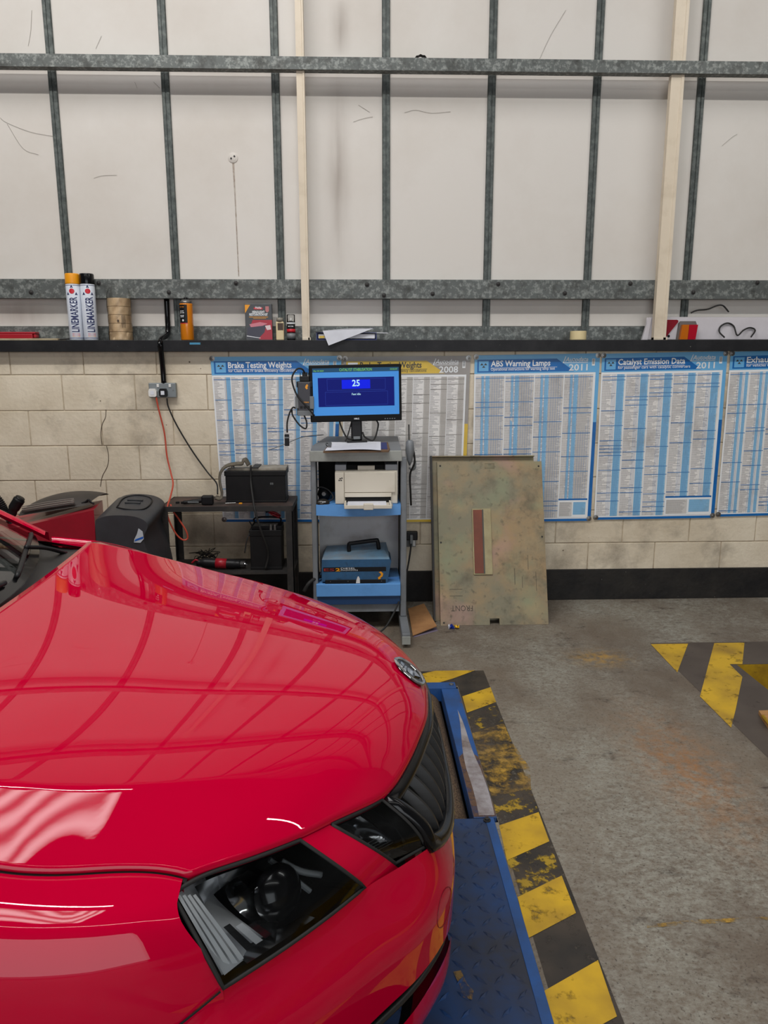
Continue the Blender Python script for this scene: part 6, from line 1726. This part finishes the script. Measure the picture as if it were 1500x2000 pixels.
def battery(label, px0, px1, py0, py1, Y0, dep, base_z, top_m):
    a, b = W(px0, py1, Y0), W(px1, py0, Y0); h_ = b.z-base_z; w_ = (b.x-a.x)/2
    t = thing('car_battery', label, 'battery', ((a.x+b.x)/2, Y0, base_z+0.0012))
    M_BAT = mat('black_battery_case', rgb(18, 18, 20), 0.5, col2=rgb(30, 29, 29), scale=6, spec=0.25)
    obj('case', B(-w_*0.97, w_*0.97, 0.004, dep-0.004, 0.0, h_*0.78, bev=0.004), M_BAT, t)
    obj('base_ledge', B(-w_*0.99, w_*0.99, 0.0, dep, 0.0, h_*0.06, bev=0.002), M_BAT, t)
    obj('lid', B(-w_, w_, 0.0, dep, h_*0.78, h_*0.92, bev=0.003), M_BAT, t)
    obj('lid_top', B(-w_*0.9, w_, 0.02, dep-0.01, h_*0.92, h_, bev=0.003), top_m, t)
    return t, w_, h_
b1_, bw, bh = battery('large black car battery with a worn pale lid on the steel table', 440, 558, 915, 981, 4.50, 0.175, ztb-0.002, mat('worn_pale_lid', rgb(176, 168, 152), 0.6, col2=rgb(110, 104, 96), scale=9))
for i in range(3): obj('vent_mark', B(bw*0.48+i*0.007, bw*0.48+i*0.007+0.004, -0.0005+0.004, 0.0045, bh*0.52, bh*0.58), M_GREYP, b1_)
obj('terminal', LA([(0.011, bh), (0.009, bh+0.016)], n=14, c=(-bw*0.75, 0.05, 0)), M_STEEL, b1_); obj('centre_strap', B(-0.02, 0.02, 0.01, 0.16, bh, bh+0.006), M_DUSTY, b1_)
b2_, bw2, bh2 = battery('smaller black battery with a white label and carry handle on the lower table shelf', 489, 549, 1029, 1111, 4.44, 0.16, z_low, M_BLACK)
obj('top_label', B(-bw2*0.75, bw2*0.70, 0.03, 0.10, bh2, bh2+0.0012), mat('grubby_label', rgb(178, 174, 166), 0.6, col2=rgb(120, 116, 110), scale=20), b2_)
obj('carry_handle', T([(-bw2*0.8, 0.13, bh2-0.01), (-bw2*0.75, 0.13, bh2+0.03), (bw2*0.75, 0.13, bh2+0.03), (bw2*0.8, 0.13, bh2-0.01)], 0.006, n=8, sub=3), M_BLACK, b2_, smooth=True)
for a in (0.35, 0.6): obj('terminal', LA([(0.009, bh2*0.92), (0.009, bh2*1.03), (0.006, bh2*1.05)], n=12, c=(bw2*a, 0.012, 0)), M_STEEL, b2_)
# red battery clamp lying on the small battery
cpz = b2_.location.z+bh2
t = thing('red_battery_clamp', 'red battery clamp resting on the handle of the smaller battery', 'clamp', (W(530, 1015, 4.55).x, 4.57, cpz+0.037))
obj('jaw', T([(-0.02, 0, 0.026), (0.02, 0, 0.008), (0.05, 0, -0.004)], 0.008, n=8, radii=[0.004, 0.008, 0.011]), M_REDP, t, smooth=True); obj('jaw', T([(-0.012, 0.01, 0.030), (0.025, 0.01, 0.020), (0.055, 0.008, 0.000)], 0.006, n=8), M_REDP, t, smooth=True)

# drill-shaped torch, strap, fuse on the table top
dz = ztb-0.002
t = thing('inspection_torch', 'black handheld torch with a square head lying on the table', 'torch', (W(405, 985, 4.44).x, 4.44, dz+0.016))
k4 = 1/(FPX/(4.44*0.985))
obj('handle', T([(-52*k4, 0.005, -0.002), (-40*k4, 0.0, 0.002), (-18*k4, 0.0, 0.008), (-8*k4, 0, 0.014)], 0.012, n=10, radii=[0.008, 0.012, 0.014, 0.014]), M_BLACK, t, smooth=True)
obj('head', B(-11*k4, 12*k4, -0.020, 0.030, -0.014, 0.042, bev=0.009), M_BLACK, t); obj('grip_stripe', B(-38*k4, -16*k4, -0.0145, -0.012, 0.0, 0.008, bev=0.001), M_GREYP, t)
obj('switch_disc', LA([(0.012, -0.014), (0.012, -0.006), (0.006, -0.003)], n=14, c=(-64*k4, 0.06, 0)), M_BLACK, t)
st = [W(420, 974, 4.46), W(430, 976, 4.44), W(434, 965, 4.45), W(430, 945, 4.465), W(431, 925, 4.475), W(442, 912, 4.485), W(460, 908, 4.49), W(473, 907, 4.495), W(477, 899, 4.50), W(484, 910, 4.50)]
M_STRAP = mat('dirty_canvas_strap', rgb(112, 104, 90), 0.85, col2=rgb(78, 72, 62), scale=20)
o0 = st[0].copy(); bm = bmesh.new(); pth = cr([v-o0 for v in st], 6); rows = []
for i, c_ in enumerate(pth):
    d_ = (pth[min(i+1, len(pth)-1)]-pth[max(0, i-1)]).normalized(); n_ = Vector((-d_.z, 0, d_.x)).normalized()*0.006
    wv = Vector((0, 0.045, 0.0))+n_*1.2
    rows.append([bm.verts.new(c_+n_), bm.verts.new(c_+wv*0.5+n_*1.7), bm.verts.new(c_+wv+n_), bm.verts.new(c_+wv-n_), bm.verts.new(c_-n_)])
for a, b in zip(rows, rows[1:]):
    for i in range(5): bm.faces.new((a[i], a[(i+1) % 5], b[(i+1) % 5], b[i]))
bm.faces.new(rows[0]); bm.faces.new(rows[-1][::-1])
t = tag(obj('canvas_strap', bm, M_STRAP, smooth=True), 'dirty beige canvas strap draped over the corner of the large battery', 'strap'); t.location = o0
t = tag(obj('yellow_fuse', B(-0.010, 0.010, -0.005, 0.005, 0, 0.008, bev=0.002), M_AMB), 'tiny yellow fuse lying on the table in front of the large battery', 'fuse'); t.location = (W(470, 983, 4.46).x, 4.46, dz+0.0005)
t = tag(obj('screwdriver_blade', T([(-0.03, 0, 0.004), (0.03, 0.01, 0.004)], 0.003, n=6, sub=1), M_STEEL), 'short metal bit lying left of the yellow fuse', 'tool bit'); t.location = (W(450, 983, 4.465).x, 4.465, dz+0.0005)
q_ = [W(490, 909, 4.49), W(490, 940, 4.488), W(495, 980, 4.40), W(500, 1005, 4.365), W(511, 1040, 4.37), W(522, 1070, 4.40), W(524, 1088, 4.42), W(518, 1112, 4.42)]
t = tag(obj('battery_cable', T([v-q_[0] for v in q_], 0.0065, n=8), M_RUBBER, smooth=True), 'grey black cable hanging from the large battery down over the table front', 'cable'); t.location = q_[0]
q_ = [W(489, 975, 4.50), W(486, 1000, 4.49), W(487, 1018, 4.48), W(492, 1028, 4.47), W(489, 1038, 4.45), W(482, 1055, 4.43), W(478, 1080, 4.42)]
t = tag(obj('charger_lead', T([v-q_[0] for v in q_[2:]], 0.004, n=8), M_RUBBER, smooth=True), 'thin black lead hanging left of the smaller battery', 'cable'); t.location = q_[0]

# tools on the lower shelf
k4 = 1/(FPX/(4.46*0.985))
t = thing('power_tool', 'red and black power tool lying on the lower table shelf', 'power tool', (W(430, 1090, 4.46).x, 4.47, z_low+0.032))
obj('barrel', T([(-48*k4, 0, 0.012), (-20*k4, 0, 0.008), (20*k4, 0, 0.0), (40*k4, 0, -0.002)], 0.03, n=12, radii=[0.022, 0.030, 0.030, 0.026]), M_BLACK, t, smooth=True)
obj('red_sleeve', T([(-10*k4, 0, 0.006), (12*k4, 0, 0.002)], 0.0315, n=12, sub=1), M_REDP, t, smooth=True)
obj('vented_end', T([(40*k4, 0, -0.002), (50*k4, 0, -0.003)], 0.022, n=8, sub=1), M_DUSTY, t); obj('chrome_tip', T([(46*k4, -0.022, 0.0), (50*k4, -0.022, 0.006), (54*k4, -0.02, 0.0)], 0.004, n=6), M_CHROME, t)
obj('red_lever', T([(-58*k4, -0.01, 0.010), (-50*k4, -0.01, 0.030), (-44*k4, -0.01, 0.022)], 0.006, n=8), M_REDP, t, smooth=True)
bm = bmesh.new(); rnd = random.Random(3)
for i in range(7):
    pts_ = [(rnd.uniform(-0.10, 0.10), rnd.uniform(-0.03, 0.05), 0.004+abs(rnd.gauss(0.04, 0.02))*(1 if 0 < j < 5 else 0.1)) for j in range(6)]
    tube(bm, pts_, 0.0022, n=5, sub=5)
t = tag(obj('tangled_wire', bm, M_RUBBER, smooth=True), 'tangle of thin black wire on the lower table shelf', 'wire'); t.location = (W(395, 1075, 4.60).x, 4.62, z_low+0.012)

# ------------------------------------------------------------------ red and grey cleaning machine at the left
k4 = 1/(FPX/(4.15*0.985)); YC0 = 4.0
base = W(120, 1000, YC0)
mc = thing('floor_scrubber', 'red floor cleaning machine with a dark grey plastic front hood behind the car', 'cleaning machine', (base.x, 4.25, 0))
o0 = mc.location
def mpt(px, py, Yq): return W(px, py, Yq)-o0
M_MRED = mat('red_machine_shell', rgb(168, 26, 46), 0.4, col2=rgb(142, 24, 40), scale=5, coat=0.2)
M_MGR = mat('dark_grey_hood_plastic', rgb(62, 64, 68), 0.45, col2=rgb(52, 52, 56), scale=7)
M_MLID = mat('dusty_black_lid', rgb(66, 60, 56), 0.55, col2=rgb(50, 46, 44), scale=8)
a, b, c_, d_ = mpt(60, 1024, 4.0), mpt(183, 996, 4.0), mpt(200, 977, 4.36), mpt(70, 1000, 4.36)
bm = bmesh.new(); ex = a-(b-a)*1.2; dx2 = d_-(c_-d_)*1.2
tp = [ex, b, c_, dx2]; A_ = [bm.verts.new(v) for v in tp]; D_ = [bm.verts.new((v.x, v.y, 0.06)) for v in tp]
bm.faces.new(A_)
for i in range(4): bm.faces.new((A_[i], D_[i], D_[(i+1) % 4], A_[(i+1) % 4]))
bmesh.ops.bevel(bm, geom=[e for e in bm.edges if e.verts[0] in A_ and e.verts[1] in A_] if False else [], offset=0.01, affect='EDGES') if False else None
obj('tank_body', bm, M_MRED, mc)
obj('skirt', B(ex.x, b.x, -0.26, 0.14, 0.012, 0.10), M_BLACK, mc)
# hood: rounded top that falls away to the right
x0_, x1_ = mpt(182, 1000, 4.0).x, mpt(298, 1060, 4.0).x; zt0 = mpt(230, 977, 4.2).z
_hc = {}
def HOODP(prof):
    if 'c' not in _hc: _hc['c'] = cr([Vector((a_, b_, 0)) for a_, b_ in prof], 8)
    return _hc['c']
def hood(u, v):
    # u across from the left side over the top and down the right, v depth
    prof = [(x0_, 0.04), (x0_, zt0*0.60), (x0_+0.002, zt0-0.060), (x0_+0.035, zt0-0.012), (x0_+0.12, zt0+0.004), (x0_+0.235, zt0-0.010), (x0_+0.29, zt0-0.06), (x1_-0.045, zt0-0.16), (x1_, zt0-0.34), (x1_+0.03, zt0-0.6), (x1_+0.03, 0.04)]
    cv = HOODP(prof); q2 = cv[min(int(u*(len(cv)-1)+0.5), len(cv)-1)]; px_, pz_ = q2.x, q2.y
    y = lerp(-0.25, 0.13, v)
    sh_ = (0.015 if v in (0, 1) else 0.0)
    cxm = (x0_+x1_)/2
    sl = 0.050*(1-v)*max(0.0, (pz_-0.4)/(zt0-0.4))    # top slopes down to the front
    return (lerp(px_, cxm, sh_), y, lerp(pz_, pz_*0.99, sh_)-sl)
bm = bmesh.new(); grid(hood, 80, 8, bm)
obj('front_hood', bm, M_MGR, mc, smooth=True)
bm = bmesh.new()
for v_ in (0.0, 1.0):
    ring = [bm.verts.new(hood(i/80, v_)) for i in range(81)]; bm.faces.new(ring if v_ else ring[::-1])
obj('hood_end', bm, M_MGR, mc)
def on_hood(u, v): return Vector(hood(u, v))+Vector((0, 0, 0.003))
obj('hood_recess', T([on_hood(a_, b_) for a_, b_ in ((0.36, 0.35), (0.345, 0.8), (0.42, 0.92), (0.50, 0.8), (0.50, 0.35), (0.43, 0.25), (0.36, 0.35))], 0.004, n=6), M_BLACK, mc, smooth=True)
obj('hood_grip', T([on_hood(0.39, 0.55), on_hood(0.46, 0.55)], 0.007, n=6, sub=1), M_BLACK, mc); obj('hood_grip', T([on_hood(0.39, 0.68), on_hood(0.46, 0.68)], 0.007, n=6, sub=1), M_BLACK, mc)
# maker's sticker on the hood front
sxx = x1_-0.075; szz = mpt(287, 1048, 4.0).z
bm = bmesh.new(); bm.faces.new([bm.verts.new((sxx+x*0.01, -0.2535, szz+z*0.01)) for x, z in ((-2.5, -3.2), (1.0, -3.4), (3.0, -1.2), (2.6, 3.0), (0.5, 4.8), (-0.6, 1.5), (-2.2, -1.4))]); obj('sticker', bm, mat('pale_sticker', rgb(190, 196, 204), 0.4), mc)
bm = bmesh.new(); bm.faces.new([bm.verts.new((sxx+x*0.01, -0.2545, szz+z*0.01)) for x, z in ((-2.2, -2.6), (2.7, -1.0), (2.8, 0.2), (-1.6, -1.4))]); obj('sticker_flash', bm, mat('sticker_blue', rgb(36, 96, 190), 0.4), mc)
# recovery tank lid with clear ribbed side
l0, l1 = mpt(26, 1008, 4.02), mpt(166, 986, 4.02)
def lid(u, v):
    x = lerp(l0.x, l1.x, u); zb2 = lerp(l0.z, l1.z, u)-0.012
    hgt = 0.070*math.sin(PI*min(0.999, max(0.001, 0.06+0.92*u)))**0.45
    y = lerp(-0.17, 0.16, v); pf = math.sin(PI*v)**0.45
    return (x, y, zb2+hgt*pf)
bm = bmesh.new(); grid(lid, 24, 12, bm); obj('tank_lid', bm, M_MLID, mc, smooth=True)
M_CLR = mat('smoky_clear_plastic', rgb(130, 124, 116), 0.2, coat=0.5)
for k in range(4):
    pts_ = [lerp(0.06, 0.80, i/8) for i in range(9)]
    obj('window_rib', T([Vector((lerp(l0.x, l1.x, u_), -0.172-0.001*k, lerp(l0.z, l1.z, u_)+0.008+0.011*k*(1-0.3*abs(u_-0.45)))) for u_ in pts_], 0.0040 if k < 3 else 0.0028, n=6, sub=2), M_CLR if k else M_MLID, mc, smooth=True)
obj('lid_tether', T([mpt(160, 983, 4.1), mpt(168, 980, 4.1), mpt(173, 976, 4.1), mpt(178, 981, 4.1), mpt(184, 984, 4.1)], 0.006, n=6), M_BLACK, mc, smooth=True)
hs = [mpt(20, 1012, 4.2), mpt(26, 995, 4.2), mpt(35, 980, 4.2), mpt(40, 972, 4.2)]
obj('hose_grip', T(hs, 0.03, n=12, radii=[0.024, 0.026, 0.031, 0.032, 0.026]), M_BLACK, mc, smooth=True)
obj('ribbed_hose', T([mpt(-25, 960, 4.2), mpt(-8, 972, 4.2), mpt(4, 988, 4.2), mpt(12, 1003, 4.2), mpt(30, 1030, 4.2)], 0.024, n=10, sub=10, radii=[0.026 if i % 2 else 0.021 for i in range(41)]), M_BLACK, mc, smooth=False)
for sg in (-1, 1): obj('wheel', LA([(0.02, -0.02), (0.09, -0.02), (0.10, -0.012), (0.10, 0.012), (0.09, 0.02), (0.02, 0.02)], n=24, axis='y', c=(x0_-0.15, sg*0.24-0.05, 0.1)), M_RUBBER, mc)
